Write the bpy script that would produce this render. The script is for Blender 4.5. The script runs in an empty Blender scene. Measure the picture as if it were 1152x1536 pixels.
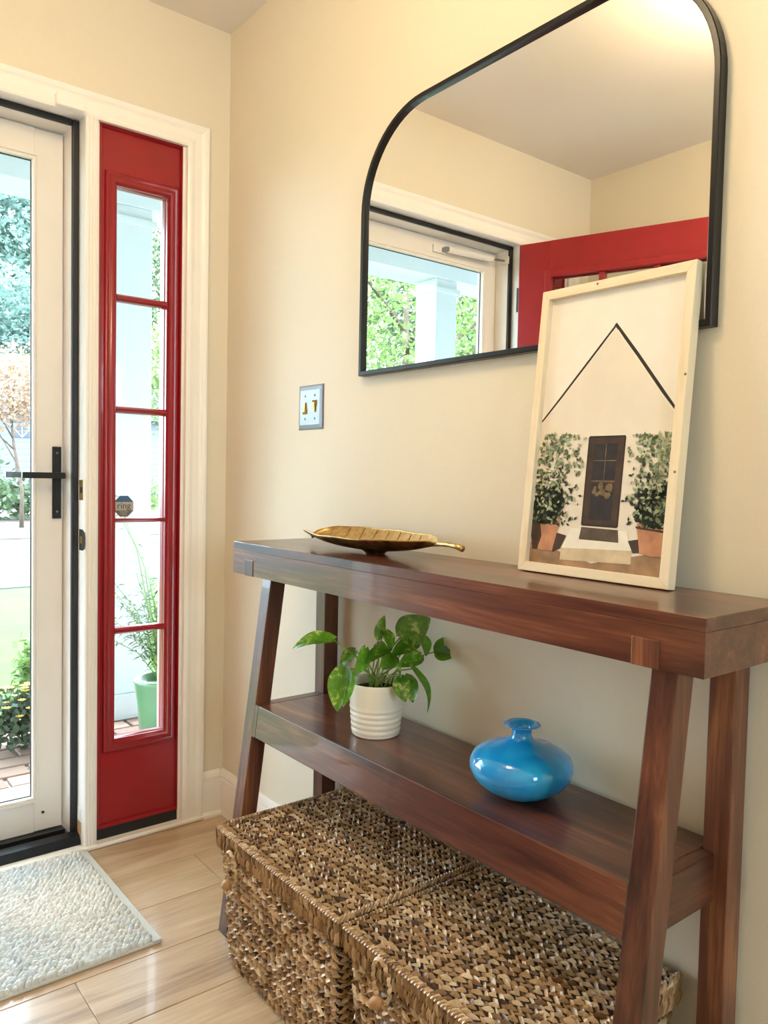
import bpy, math, random
from mathutils import Vector, Matrix
import numpy as np

random.seed(7)
S = bpy.context.scene
COL = S.collection
PI = math.pi

# ------------------------------------------------------------------ camera
cam_d = bpy.data.cameras.new('camera')
cam = bpy.data.objects.new('camera', cam_d); COL.objects.link(cam)
S.camera = cam
CAM = Vector((-1.1569, -2.2572, 1.0908))
_y, _p, _r = math.radians(38.5551), math.radians(2.6159), math.radians(1.1896)
FW = Vector((math.sin(_y)*math.cos(_p), math.cos(_y)*math.cos(_p), -math.sin(_p)))
_ri = Vector((math.cos(_y), -math.sin(_y), 0)); _up = _ri.cross(FW)
RI = _ri*math.cos(_r) + _up*math.sin(_r); UP = -_ri*math.sin(_r) + _up*math.cos(_r)
cam.matrix_world = Matrix(((RI.x, UP.x, -FW.x, CAM.x), (RI.y, UP.y, -FW.y, CAM.y), (RI.z, UP.z, -FW.z, CAM.z), (0, 0, 0, 1)))
cam_d.sensor_fit = 'HORIZONTAL'; cam_d.sensor_width = 36.0; cam_d.lens = 1179.193*36/1152
cam_d.clip_start = 0.02; cam_d.clip_end = 300

# ------------------------------------------------------------------ world, sun, exposure
w = bpy.data.worlds.new('sky'); S.world = w; w.use_nodes = True
bg = w.node_tree.nodes['Background']
bg.inputs['Color'].default_value = (0.74, 0.88, 1.0, 1); bg.inputs['Strength'].default_value = 7.0
sun_d = bpy.data.lights.new('sun', 'SUN'); sun_d.energy = 1.6; sun_d.angle = math.radians(6); sun_d.color = (1, .96, .88)
sun = bpy.data.objects.new('sun', sun_d); COL.objects.link(sun)
sun.rotation_euler = Vector((1, .55, 1.0)).to_track_quat('Z', 'Y').to_euler()
S.view_settings.view_transform = 'Standard'; S.view_settings.look = 'None'
S.view_settings.gamma = 1.0; S.view_settings.use_curve_mapping = False
S.view_settings.exposure = 1.38
LAMP = 17.0          # strength of the frosted ceiling lamp

def portal(name, loc, rot, sx, sy):
    d = bpy.data.lights.new(name, 'AREA'); d.shape = 'RECTANGLE'; d.size = sx; d.size_y = sy
    d.cycles.is_portal = True
    o = bpy.data.objects.new(name, d); COL.objects.link(o); o.location = loc; o.rotation_euler = rot
portal('sky_portal', (-.905, .2, 1.05), (-PI/2, 0, 0), .78, 1.86)
portal('sky_portal', (-.27, .2, 1.1), (-PI/2, 0, 0), .2, 1.62)
portal('sky_portal', (-1.54, .2, 1.1), (-PI/2, 0, 0), .2, 1.62)
portal('sky_portal', (-.95, -4.35, 1.5), (PI/2, 0, 0), .7, 1.0)

# ------------------------------------------------------------------ materials
def lin(c):
    out = []
    for v in c:
        v /= 255.0
        out.append(v/12.92 if v <= .04045 else ((v+.055)/1.055)**2.4)
    return (*out, 1)
MATS = {}
def base_mat(name, rough=.5, metal=0.0, spec=.5, coat=0.0):
    m = bpy.data.materials.new(name); m.use_nodes = True
    b = m.node_tree.nodes['Principled BSDF']
    b.inputs['Roughness'].default_value = rough; b.inputs['Metallic'].default_value = metal
    b.inputs['Specular IOR Level'].default_value = spec; b.inputs['Coat Weight'].default_value = coat
    MATS[name] = m
    return m, m.node_tree, b
def N(nt, t, **kw):
    n = nt.nodes.new(t)
    for k, v in kw.items(): setattr(n, k, v)
    return n
def ramp(nt, fac, stops, interp='LINEAR'):
    r = N(nt, 'ShaderNodeValToRGB'); r.color_ramp.interpolation = interp
    e = r.color_ramp.elements
    while len(e) < len(stops): e.new(.5)
    for el, (p, c) in zip(e, stops): el.position = p; el.color = c
    nt.links.new(fac, r.inputs['Fac']); return r.outputs['Color']
def coords(nt, scale=(1, 1, 1), rnd=False, kind='Object'):
    t = N(nt, 'ShaderNodeTexCoord'); mp = N(nt, 'ShaderNodeMapping')
    mp.inputs['Scale'].default_value = scale
    nt.links.new(t.outputs[kind], mp.inputs['Vector'])
    if rnd:
        oi = N(nt, 'ShaderNodeObjectInfo'); cv = N(nt, 'ShaderNodeVectorMath', operation='SCALE')
        cx = N(nt, 'ShaderNodeCombineXYZ')
        for i in range(3): nt.links.new(oi.outputs['Random'], cx.inputs[i])
        nt.links.new(cx.outputs[0], cv.inputs[0]); cv.inputs['Scale'].default_value = 37.0
        nt.links.new(cv.outputs[0], mp.inputs['Location'])
    return mp.outputs['Vector']
def noise(nt, vec, scale, detail=3, rough=.5, dist=0.0):
    n = N(nt, 'ShaderNodeTexNoise'); n.inputs['Scale'].default_value = scale
    n.inputs['Detail'].default_value = detail; n.inputs['Roughness'].default_value = rough
    n.inputs['Distortion'].default_value = dist
    nt.links.new(vec, n.inputs['Vector']); return n.outputs['Fac']
def bump(nt, b, h, strength=.2, dist=.002):
    n = N(nt, 'ShaderNodeBump'); n.inputs['Strength'].default_value = strength; n.inputs['Distance'].default_value = dist
    nt.links.new(h, n.inputs['Height']); nt.links.new(n.outputs['Normal'], b.inputs['Normal'])

def paint(name, rgb, rough=.5, var=.04, nscale=60, bstr=.06, coat=0.0, spec=.5, metal=0.0):
    m, nt, b = base_mat(name, rough, metal, spec, coat)
    c = lin(rgb); f = noise(nt, coords(nt), nscale, 3)
    lo = tuple(max(0, v*(1-var)) for v in c[:3]) + (1,); hi = tuple(min(1, v*(1+var)) for v in c[:3]) + (1,)
    nt.links.new(ramp(nt, f, [(.3, lo), (.7, hi)]), b.inputs['Base Color'])
    if bstr: bump(nt, b, f, bstr, .001)
    return m
paint('wall_paint', (228, 218, 196), .55, .015, 220, .12)
paint('ceiling_paint', (238, 233, 226), .7, .01, 220, .1)
paint('trim_white', (246, 242, 234), .32, .02, 8, 0.0)
paint('storm_white', (238, 233, 224), .35, .02, 10, 0.0)
paint('red_paint', (148, 20, 30), .28, .06, 14, .03, coat=.15)
paint('black_rubber', (22, 23, 26), .45, .2, 40, .05)
paint('threshold_black', (30, 33, 38), .3, .3, 30, .05, metal=.3)
paint('black_metal', (20, 19, 19), .38, .15, 80, .05, metal=.2)
paint('mirror_frame_black', (24, 23, 23), .3, .1, 60, 0.02, metal=.3)
paint('brass', (196, 158, 84), .32, .12, 50, .05, metal=1.0)
paint('chrome', (150, 154, 160), .42, .05, 200, .06, metal=1.0)
paint('dark_steel', (60, 58, 56), .35, .2, 60, .05, metal=.8)
paint('screw_steel', (120, 124, 130), .35, .2, 60, .0, metal=.8)
paint('canvas', (234, 227, 214), .85, .02, 30, .0)
paint('art_white', (252, 246, 234), .85, .03, 20, .0)
paint('art_house', (228, 217, 198), .85, .05, 14, .0)
paint('art_dark', (52, 42, 34), .85, .35, 40, .0)
paint('art_door', (70, 52, 42), .85, .3, 30, .0)
paint('art_pane', (44, 38, 38), .8, .3, 60, .0)
paint('art_glint', (122, 100, 70), .85, .5, 60, .0)
paint('art_step', (236, 228, 210), .85, .06, 40, .0)
paint('art_step_side', (206, 186, 152), .85, .15, 40, .0)
paint('art_mat', (92, 76, 62), .85, .25, 60, .0)
paint('art_pot', (184, 130, 96), .85, .35, 26, .0)
paint('art_ground', (150, 118, 88), .85, .35, 30, .0)
paint('art_green_dark', (52, 58, 44), .85, .3, 60, .0)
paint('art_green_mid', (104, 116, 84), .85, .3, 60, .0)
paint('art_green_pale', (164, 172, 138), .85, .2, 60, .0)
paint('ceramic', (246, 238, 220), .3, .015, 20, .0, coat=.2)
paint('soil', (46, 34, 26), .95, .5, 120, .4)
paint('stem_green', (122, 148, 62), .5, .15, 40, .0)
paint('bead_wood', (170, 124, 78), .55, .2, 40, .1)
paint('basket_core', (44, 30, 20), .9, .3, 120, .3)
paint('rug_backing', (200, 202, 198), .95, .08, 300, .3)
paint('sticker_blue', (66, 104, 140), .45, .05, 30, .0)
paint('sticker_grey', (176, 172, 160), .45, .05, 30, .0)
paint('sticker_dark', (112, 106, 96), .45, .05, 30, .0)
paint('sticker_text', (70, 70, 70), .5, .02, 30, .0)
paint('column_paint', (208, 212, 214), .5, .02, 20, .0)
paint('porch_ceiling', (188, 196, 198), .6, .02, 20, .0)
paint('mortar', (172, 166, 160), .9, .05, 60, .1)
paint('driveway', (66, 70, 76), .9, .08, 2, .0)
paint('stone', (176, 170, 164), .9, .1, 10, .2)
paint('roof_shingle', (60, 62, 66), .9, .12, 3, .0)
paint('far_window', (60, 68, 80), .3, .1, 3, .0)
paint('bark', (92, 78, 66), .95, .3, 14, .5)
paint('planter_green', (84, 120, 84), .35, .08, 10, .0, coat=.3)
paint('exterior_wall', (180, 182, 184), .7, .03, 10, .0)
paint('lamp_metal', (190, 186, 178), .3, .05, 20, .0, metal=1.0)
paint('litter', (74, 64, 56), .95, .35, 5, .0)

def leaf_mat(name, a, b2, rough=.6, trans=.25):
    m, nt, b = base_mat(name, rough)
    f = noise(nt, coords(nt), 3.0, 2)
    nt.links.new(ramp(nt, f, [(.3, lin(a)), (.7, lin(b2))]), b.inputs['Base Color'])
    if trans:
        t = N(nt, 'ShaderNodeBsdfTranslucent'); t.inputs['Color'].default_value = lin(b2)
        mx = N(nt, 'ShaderNodeMixShader'); mx.inputs[0].default_value = trans
        o = nt.nodes['Material Output']
        nt.links.new(b.outputs[0], mx.inputs[1]); nt.links.new(t.outputs[0], mx.inputs[2]); nt.links.new(mx.outputs[0], o.inputs['Surface'])
    return m
leaf_mat('foliage_green', (60, 82, 54), (90, 108, 72))
leaf_mat('foliage_cool', (84, 110, 102), (114, 140, 128))
leaf_mat('foliage_lime', (82, 108, 54), (120, 142, 76))
leaf_mat('foliage_dark', (46, 62, 44), (78, 94, 66))
leaf_mat('foliage_peach', (126, 96, 74), (158, 132, 106))
leaf_mat('petal_yellow', (200, 160, 50), (220, 190, 90))
leaf_mat('grass_blade', (120, 178, 92), (170, 212, 130))

m, nt, b = base_mat('lawn', .95)
v = coords(nt); f = noise(nt, v, 2.2, 5, .7); nt.links.new(ramp(nt, f, [(.3, lin((46, 76, 12))), (.7, lin((62, 94, 20)))]), b.inputs['Base Color'])
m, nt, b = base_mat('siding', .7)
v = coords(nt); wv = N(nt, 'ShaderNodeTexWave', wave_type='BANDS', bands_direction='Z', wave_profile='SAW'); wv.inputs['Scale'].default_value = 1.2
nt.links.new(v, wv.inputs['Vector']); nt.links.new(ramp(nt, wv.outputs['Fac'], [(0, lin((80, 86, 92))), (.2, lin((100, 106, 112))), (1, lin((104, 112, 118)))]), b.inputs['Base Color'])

def wood(name, axis, cols, rough, coat, bstr=.15, fine=70):
    m, nt, b = base_mat(name, rough, coat=coat)
    st = [14.0, 14.0, 14.0]; st[axis] = 1.6
    v = coords(nt, tuple(st), rnd=True)
    f1 = noise(nt, v, 1.0, 5, .6, 1.4)
    st2 = [fine*2.2]*3; st2[axis] = 5.0
    f2 = noise(nt, coords(nt, tuple(st2), rnd=True), 1.0, 4, .65, .3)
    st3 = [2.6]*3; st3[axis] = 1.1
    f3 = noise(nt, coords(nt, tuple(st3), rnd=True), 1.0, 2)
    a = N(nt, 'ShaderNodeMath', operation='MULTIPLY_ADD'); nt.links.new(f1, a.inputs[0]); a.inputs[1].default_value = .5
    a2 = N(nt, 'ShaderNodeMath', operation='MULTIPLY'); nt.links.new(f2, a2.inputs[0]); a2.inputs[1].default_value = .25
    nt.links.new(a2.outputs[0], a.inputs[2])
    a3 = N(nt, 'ShaderNodeMath', operation='MULTIPLY_ADD'); nt.links.new(f3, a3.inputs[0]); a3.inputs[1].default_value = .25; nt.links.new(a.outputs[0], a3.inputs[2])
    n = len(cols)
    nt.links.new(ramp(nt, a3.outputs[0], [(.36+.28*i/(n-1), lin(c)) for i, c in enumerate(cols)]), b.inputs['Base Color'])
    bump(nt, b, f2, bstr, .0006)
    return m
DW = [(42, 22, 15), (78, 42, 29), (106, 62, 42), (150, 96, 60)]
wood('mango_y', 1, DW, .3, .35); wood('mango_z', 2, DW, .34, .25); wood('mango_x', 0, DW, .34, .25)
wood('oak_floor', 0, [(150, 122, 94), (184, 156, 124), (198, 172, 140), (210, 188, 158)], .33, .15, .2, 55)
wood('pale_pine_z', 2, [(220, 196, 156), (232, 214, 180), (238, 224, 196)], .55, 0, .1)
wood('pale_pine_y', 1, [(220, 196, 156), (232, 214, 180), (238, 224, 196)], .55, 0, .1)
wood('oak_nose', 0, [(176, 132, 88), (196, 152, 106), (208, 168, 122)], .5, 0, .1)

def tinted(name, stops, rough=.7, bstr=.0, spec=.3):
    m, nt, b = base_mat(name, rough, spec=spec)
    at = N(nt, 'ShaderNodeAttribute', attribute_name='tint')
    nz = noise(nt, coords(nt), 260, 2)
    ad = N(nt, 'ShaderNodeMath', operation='MULTIPLY_ADD'); nt.links.new(nz, ad.inputs[0]); ad.inputs[1].default_value = .25
    nt.links.new(at.outputs['Fac'], ad.inputs[2])
    sb = N(nt, 'ShaderNodeMath', operation='SUBTRACT'); nt.links.new(ad.outputs[0], sb.inputs[0]); sb.inputs[1].default_value = .12
    nt.links.new(ramp(nt, sb.outputs[0], [(p, lin(c)) for p, c in stops]), b.inputs['Base Color'])
    return m
tinted('seagrass', [(0, (70, 46, 28)), (.3, (140, 104, 66)), (.6, (188, 152, 108)), (1, (228, 204, 168))], .34, spec=.6)
tinted('wool', [(0, (172, 194, 212)), (.25, (204, 214, 218)), (.6, (224, 224, 219)), (1, (236, 235, 229))], .9)  # blue tints mix the wool's own colour with cool daylight painted in

m, nt, b = base_mat('paver', .85)
oi = N(nt, 'ShaderNodeObjectInfo')
nt.links.new(ramp(nt, oi.outputs['Random'], [(0, lin((118, 92, 80))), (.5, lin((150, 122, 106))), (1, lin((134, 114, 108)))]), b.inputs['Base Color'])

m, nt, b = base_mat('pothos', .26, coat=.3)
v = coords(nt); f = noise(nt, v, 55, 4, .6, 1.2); f2 = noise(nt, v, 14, 2)
mx = N(nt, 'ShaderNodeMath', operation='MULTIPLY'); nt.links.new(f, mx.inputs[0]); nt.links.new(f2, mx.inputs[1])
cl = ramp(nt, mx.outputs[0], [(.14, lin((36, 84, 22))), (.25, lin((72, 128, 34))), (.31, lin((116, 164, 52))), (.36, lin((204, 220, 136)))])
nt.links.new(cl, b.inputs['Base Color'])
t = N(nt, 'ShaderNodeBsdfTranslucent'); t.inputs['Color'].default_value = lin((140, 190, 50)); ms = N(nt, 'ShaderNodeMixShader'); ms.inputs[0].default_value = .3
nt.links.new(b.outputs[0], ms.inputs[1]); nt.links.new(t.outputs[0], ms.inputs[2]); nt.links.new(ms.outputs[0], nt.nodes['Material Output'].inputs['Surface'])

m, nt, b = base_mat('gold_leaf', .4, metal=1.0)
f = noise(nt, coords(nt), 70, 4); nt.links.new(ramp(nt, f, [(.3, lin((186, 150, 92))), (.7, lin((222, 194, 136)))]), b.inputs['Base Color']); bump(nt, b, f, .15, .001)
m, nt, b = base_mat('gold_dark', .4, metal=.9)  # darker gold for the dish underside and foot
f = noise(nt, coords(nt), 40, 4); nt.links.new(ramp(nt, f, [(.3, lin((84, 62, 34))), (.7, lin((176, 142, 82)))]), b.inputs['Base Color'])

m, nt, b = base_mat('blue_glass', .06, coat=.6)
lw = N(nt, 'ShaderNodeLayerWeight'); f = noise(nt, coords(nt), 9, 3, .5, 1)
nt.links.new(ramp(nt, f, [(.35, lin((14, 140, 214))), (.65, lin((46, 176, 232)))]), b.inputs['Base Color'])
b.inputs['Subsurface Weight'].default_value = .25; b.inputs['Subsurface Radius'].default_value = (.01, .03, .05); b.inputs['Subsurface Scale'].default_value = .4

m, nt, b = base_mat('mirror_glass', .0, metal=1.0); b.inputs['Base Color'].default_value = (.93, .94, .94, 1)

def pane_mat(name, tint):
    m = bpy.data.materials.new(name); m.use_nodes = True; nt = m.node_tree; MATS[name] = m
    nt.nodes.remove(nt.nodes['Principled BSDF'])
    tr = N(nt, 'ShaderNodeBsdfTransparent'); tr.inputs['Color'].default_value = tint
    gl = N(nt, 'ShaderNodeBsdfGlossy'); gl.inputs['Roughness'].default_value = .01
    fr = N(nt, 'ShaderNodeLayerWeight'); pw = N(nt, 'ShaderNodeMath', operation='POWER'); pw.inputs[1].default_value = 5.0
    ma = N(nt, 'ShaderNodeMath', operation='MULTIPLY_ADD'); ma.inputs[1].default_value = .9; ma.inputs[2].default_value = .012
    nt.links.new(fr.outputs['Facing'], pw.inputs[0]); nt.links.new(pw.outputs[0], ma.inputs[0])
    mx = N(nt, 'ShaderNodeMixShader'); nt.links.new(ma.outputs[0], mx.inputs[0])
    nt.links.new(tr.outputs[0], mx.inputs[1]); nt.links.new(gl.outputs[0], mx.inputs[2]); nt.links.new(mx.outputs[0], nt.nodes['Material Output'].inputs['Surface'])
pane_mat('pane_glass', (.95, .98, .99, 1))

m, nt, b = base_mat('lamp_glow', .4)
b.inputs['Base Color'].default_value = (.9, .88, .8, 1); b.inputs['Emission Color'].default_value = (1, .76, .46, 1); b.inputs['Emission Strength'].default_value = LAMP

# ------------------------------------------------------------------ mesh helpers
ORG = {}
MXO = [False]
class MB:
    def __init__(s): s.v = []; s.f = []; s.t = []
    def add(s, vs, fs, tint=None):
        o = len(s.v); s.v += [tuple(p) for p in vs]; s.f += [tuple(i+o for i in f) for f in fs]
        if tint is not None: s.t += [tint]*len(vs)
    def box(s, x0, x1, y0, y1, z0, z1, M=None):
        vs = [Vector((x, y, z)) for z in (z0, z1) for y in (y0, y1) for x in (x0, x1)]
        if M is not None: vs = [M @ p for p in vs]
        s.add(vs, [(0, 2, 3, 1), (4, 5, 7, 6), (0, 1, 5, 4), (2, 6, 7, 3), (0, 4, 6, 2), (1, 3, 7, 5)]); return s
    def hexa(s, vs):  # 8 corners: bottom ring 4, top ring 4
        s.add(vs, [(3, 2, 1, 0), (4, 5, 6, 7), (0, 1, 5, 4), (1, 2, 6, 5), (2, 3, 7, 6), (3, 0, 4, 7)]); return s
    def prism(s, poly, d, cap=True):  # poly: list of Vectors, d: extrusion vector
        n = len(poly); vs = [Vector(p) for p in poly] + [Vector(p)+Vector(d) for p in poly]
        fs = [(i, (i+1) % n, n+(i+1) % n, n+i) for i in range(n)]
        if cap: fs += [tuple(range(n-1, -1, -1)), tuple(range(n, 2*n))]
        s.add(vs, fs); return s
    def lathe(s, prof, c, n=32, cap0=True, cap1=False):
        c = Vector(c); vs = []
        for r, z in prof:
            for k in range(n):
                a = 2*PI*k/n; vs.append(c+Vector((r*math.cos(a), r*math.sin(a), z)))
        fs = []
        for i in range(len(prof)-1):
            for k in range(n):
                fs.append((i*n+k, i*n+(k+1) % n, (i+1)*n+(k+1) % n, (i+1)*n+k))
        if cap0: fs.append(tuple(range(n-1, -1, -1)))
        if cap1: fs.append(tuple((len(prof)-1)*n+k for k in range(n)))
        s.add(vs, fs); return s
    def tube(s, path, r, n=8, cap=True):
        path = [Vector(p) for p in path]; rs = r if isinstance(r, (list, tuple)) else [r]*len(path)
        vs = []; m = len(path); prev = None
        for i, p in enumerate(path):
            d = (path[min(i+1, m-1)]-path[max(i-1, 0)]).normalized()
            a = prev if prev is not None else (Vector((0, 0, 1)) if abs(d.z) < .9 else Vector((1, 0, 0)))
            a = (a-d*a.dot(d)).normalized(); prev = a; b2 = d.cross(a)
            for k in range(n):
                t = 2*PI*k/n; vs.append(p+(a*math.cos(t)+b2*math.sin(t))*rs[i])
        fs = [(i*n+k, i*n+(k+1) % n, (i+1)*n+(k+1) % n, (i+1)*n+k) for i in range(m-1) for k in range(n)]
        if cap: fs += [tuple(range(n-1, -1, -1)), tuple((m-1)*n+k for k in range(n))]
        s.add(vs, fs); return s
    def grid(s, rows, tint=None):
        n = len(rows[0]); vs = [p for r in rows for p in r]
        s.add(vs, [(i*n+k, i*n+k+1, (i+1)*n+k+1, (i+1)*n+k) for i in range(len(rows)-1) for k in range(n-1)], tint); return s
    def build(s, name, mat, parent=None, origin=None, smooth=False, bevel=0.0, seg=2, angle=30, kind=None):
        if MXO[0]: s.v = [(-1.812-p[0], p[1], p[2]) for p in s.v]; s.f = [f[::-1] for f in s.f]
        if parent is not None: o = ORG[parent]
        elif origin is not None: o = Vector(origin)
        else:
            a = np.array(s.v); o = Vector(((a[:, 0].min()+a[:, 0].max())/2, (a[:, 1].min()+a[:, 1].max())/2, a[:, 2].min()))
        me = bpy.data.meshes.new(name)
        me.from_pydata([(p[0]-o.x, p[1]-o.y, p[2]-o.z) for p in s.v], [], s.f); me.update()
        if s.t:
            at = me.attributes.new('tint', 'FLOAT', 'POINT'); at.data.foreach_set('value', s.t)
        me.materials.append(MATS[mat])
        if smooth: me.polygons.foreach_set('use_smooth', [True]*len(me.polygons))
        ob = bpy.data.objects.new(name, me); COL.objects.link(ob)
        if parent is not None: ob.parent = parent
        else: ob.location = o
        ORG[ob] = o
        if bevel:
            bv = ob.modifiers.new('bevel', 'BEVEL'); bv.width = bevel; bv.segments = seg; bv.limit_method = 'ANGLE'; bv.angle_limit = math.radians(angle)
            me.polygons.foreach_set('use_smooth', [False]*len(me.polygons))
        if kind: ob['kind'] = kind
        return ob
def empty(name, loc):
    e = bpy.data.objects.new(name, None); COL.objects.link(e); e.location = loc; e.empty_display_size = .05; ORG[e] = Vector(loc); return e
def tag(o, label, cat, group=None, kind=None):
    o['label'] = label; o['category'] = cat
    if group: o['group'] = group
    if kind: o['kind'] = kind
    return o
def B(*a): return MB().box(*a)

# ------------------------------------------------------------------ room shell
RX, LX, FY, BY, CZ = 0.0, -1.82, 0.0, -4.3, 2.44
tag(B(RX, RX+.12, BY-.12, FY+.17, 0, CZ).build('wall_right', 'wall_paint'), 'cream painted wall carrying the black framed mirror', 'wall', kind='structure')
tag(B(LX-.12, LX, BY-.12, FY+.17, 0, CZ).build('wall_left', 'wall_paint'), 'cream wall behind the open red door, seen in the mirror', 'wall', kind='structure')
mb = MB(); mb.box(-.145, 0, 0, .17, 0, CZ); mb.box(-1.667, -.145, 0, .17, 2.085, CZ); mb.box(LX, -1.667, 0, .17, 0, CZ)
tag(mb.build('wall_front', 'wall_paint'), 'cream wall around the front door and red sidelight', 'wall', kind='structure')
mb = MB(); mb.box(LX, -1.35, BY-.12, BY, 0, CZ); mb.box(-.55, 0, BY-.12, BY, 0, CZ); mb.box(-1.35, -.55, BY-.12, BY, 2.05, CZ); mb.box(-1.35, -.55, BY-.12, BY, 0, .95)
tag(mb.build('wall_back', 'wall_paint'), 'cream wall at the far end of the hall with an added window', 'wall', kind='structure')
tag(B(LX-.12, RX+.12, BY-.12, FY+.17, CZ, CZ+.15).build('ceiling', 'ceiling_paint'), 'off white flat ceiling of the entry hall', 'ceiling', kind='structure')
fl = tag(B(LX, RX, BY, 0, -.06, -.012).build('floor', 'basket_core', origin=(0, 0, 0)), 'light oak plank floor of the entry hall', 'floor', kind='structure')
# planks run along X; rows .19 wide
PWD, PL = .19, 1.22
plank_mesh = {}
def plank(x0, x1, y0, y1):
    g = .0004; L = round(x1-x0, 4); Wd = round(y1-y0, 4)
    if (L, Wd) not in plank_mesh:
        o = MB().box(g, L-g, g, Wd-g, -.012, 0).build('plank', 'oak_floor', parent=fl, bevel=.0016, seg=1)
        plank_mesh[(L, Wd)] = o; ob = o
    else:
        ob = plank_mesh[(L, Wd)].copy(); COL.objects.link(ob); ob.parent = fl
    ob.location = (x0, y0, 0)
offs = [-.196, -.95, -.56, -.642, -.30, -.86, -.12, -.71, -.44]
y = -.02; k = 0
while y > BY+.01:
    y0 = max(BY, y-PWD)
    j = {0: -1.05, 1: -.196, 2: -.92, 3: -.642}.get(k, offs[k % len(offs)])
    cuts = [RX, LX] + [j+i*PL for i in range(-3, 4) if LX+.02 < j+i*PL < RX-.02]
    cuts.sort()
    for a, c in zip(cuts, cuts[1:]): plank(a, c, y0, y)
    y = y0; k += 1
plank(LX, -.9, -.02, 0); plank(-.9, 0, -.02, 0)

# window added behind the camera, unseen, to bring daylight into the hall
wb = tag(empty('added_window', (-.95, BY-.06, .95)), 'white framed window added behind the camera for daylight', 'window', kind='structure')
mb = MB()
for a in ((-1.35, -1.3, .95, 2.05), (-.6, -.55, .95, 2.05), (-1.3, -.6, .95, 1.01), (-1.3, -.6, 1.99, 2.05), (-1.3, -.6, 1.48, 1.52)): mb.box(a[0], a[1], BY-.09, BY-.03, a[2], a[3])
mb.build('frame', 'trim_white', wb); B(-1.3, -.6, BY-.062, BY-.058, 1.01, 1.99).build('pane', 'pane_glass', wb)

# ------------------------------------------------------------------ baseboards
def base_prof(sign_pt):  # (proud, z)
    return [(0, 0), (.011, 0), (.011, .112), (.009, .118), (.0105, .124), (.008, .134), (.005, .14), (.003, .145), (0, .145)]
bb = tag(empty('baseboard_right', (0, -2.1, 0)), 'tall white baseboard along the mirror wall', 'baseboard', kind='structure')
MB().prism([Vector((-p, 0-.0, z)) for p, z in base_prof(0)], (0, BY, 0)).build('board', 'trim_white', bb)
bb2 = tag(empty('baseboard_front', (-.04, 0, 0)), 'short white baseboard between red sidelight casing and corner', 'baseboard', kind='structure')
MB().prism([Vector((-.011, -p, z)) for p, z in base_prof(0)], (-.064, 0, 0)).build('board', 'trim_white', bb2)
sh = [(0, 0), (.012, 0), (.0115, .006), (.009, .012), (.004, .016), (0, .017)]
MB().prism([Vector((-.011-p*.16, 0, z)) for p, z in sh], (0, -.55, 0)).build('shoe_moulding', 'trim_white', bb)
MB().prism([Vector((-.011, -.011-p, z)) for p, z in sh], (-.064, 0, 0)).build('shoe_moulding', 'trim_white', bb2)
bl = tag(empty('baseboard_left', (LX, -2.1, 0)), 'white baseboard along the wall behind the open red door', 'baseboard', kind='structure')
MB().prism([Vector((LX+p, 0, z)) for p, z in base_prof(0)], (0, BY, 0)).build('board', 'trim_white', bl)

# ------------------------------------------------------------------ casing (trim_1)
tr = tag(empty('trim_1', (-.76, 0, 0)), 'white moulded casing framing the door and red sidelight', 'trim', kind='structure')
CP = [(0, 0), (0, .014), (.006, .017), (.012, .0175), (.018, .0155), (.024, .0135), (.044, .0125), (.049, .0145), (.054, .0175), (.06, .019), (.067, .019), (.067, 0)]  # (across from inner edge, proud)
ZI, ZO = 2.06, 2.127
XI, XO = -.143, -.076
YI = -1.669
def casing_v(xin, sgn, z1in):
    mb = MB(); n = len(CP); vs = []
    for (a, p) in CP: vs.append((xin+sgn*a, -p, 0.0))
    for (a, p) in CP: vs.append((xin+sgn*a, -p, z1in+a))
    mb.add(vs, [(i, (i+1) % n, n+(i+1) % n, n+i) for i in range(n)] + [tuple(range(n)), tuple(range(n, 2*n))]); return mb
casing_v(XI, 1, ZI).build('side_casing', 'trim_white', tr)
casing_v(YI, -1, ZI).build('side_casing', 'trim_white', tr)
mb = MB(); n = len(CP); vs = [(YI-a, -p, ZI+a) for a, p in CP] + [(XI+a, -p, ZI+a) for a, p in CP]
mb.add(vs, [(i, (i+1) % n, n+(i+1) % n, n+i) for i in range(n)] + [tuple(range(n)), tuple(range(n, 2*n))]); mb.build('head_casing', 'trim_white', tr)
# mullion post with fluted face between door and sidelight
B(-.44, -.4, 0.0, .165, 0, 2.085).build('mullion_post', 'trim_white', tr); B(-1.412, -1.372, 0.0, .165, 0, 2.085).build('mullion_post', 'trim_white', tr)
FP = [(-.4414, 0), (-.4414, -.012), (-.438, -.016), (-.434, -.016), (-.432, -.0125), (-.430, -.016), (-.426, -.0165), (-.424, -.0125), (-.421, -.0165), (-.417, -.0165), (-.415, -.0125), (-.412, -.016), (-.409, -.0155), (-.4073, -.012), (-.4073, 0)]
MB().prism([Vector((x, y_, 0.004)) for x, y_ in FP], (0, 0, 2.056)).build('mullion_casing', 'trim_white', tr)
MB().prism([Vector((-1.812-x, y_, 0.004)) for x, y_ in FP], (0, 0, 2.056)).build('mullion_casing', 'trim_white', tr)
B(-1.667, -1.66, 0, .165, 0, 2.085).build('jamb', 'trim_white', tr)
B(-1.667, -.145, 0, .165, 2.066, 2.085).build('head_jamb', 'trim_white', tr)
B(-.152, -.145, 0, .165, 0, 2.085).build('jamb', 'trim_white', tr)
# floor strip
B(-1.752, -.06, -.022, .012, 0, .013).build('floor_strip', 'trim_white', tr, bevel=.004)
# outer white frame of the storm door
mb = MB(); mb.box(-.4585, -.44, .058, .168, .03, 2.066); mb.box(-1.372, -1.3535, .058, .168, .03, 2.066); mb.box(-1.3535, -.4585, .058, .168, 2.05, 2.066)
mb.build('storm_frame', 'storm_white', tr)
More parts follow.
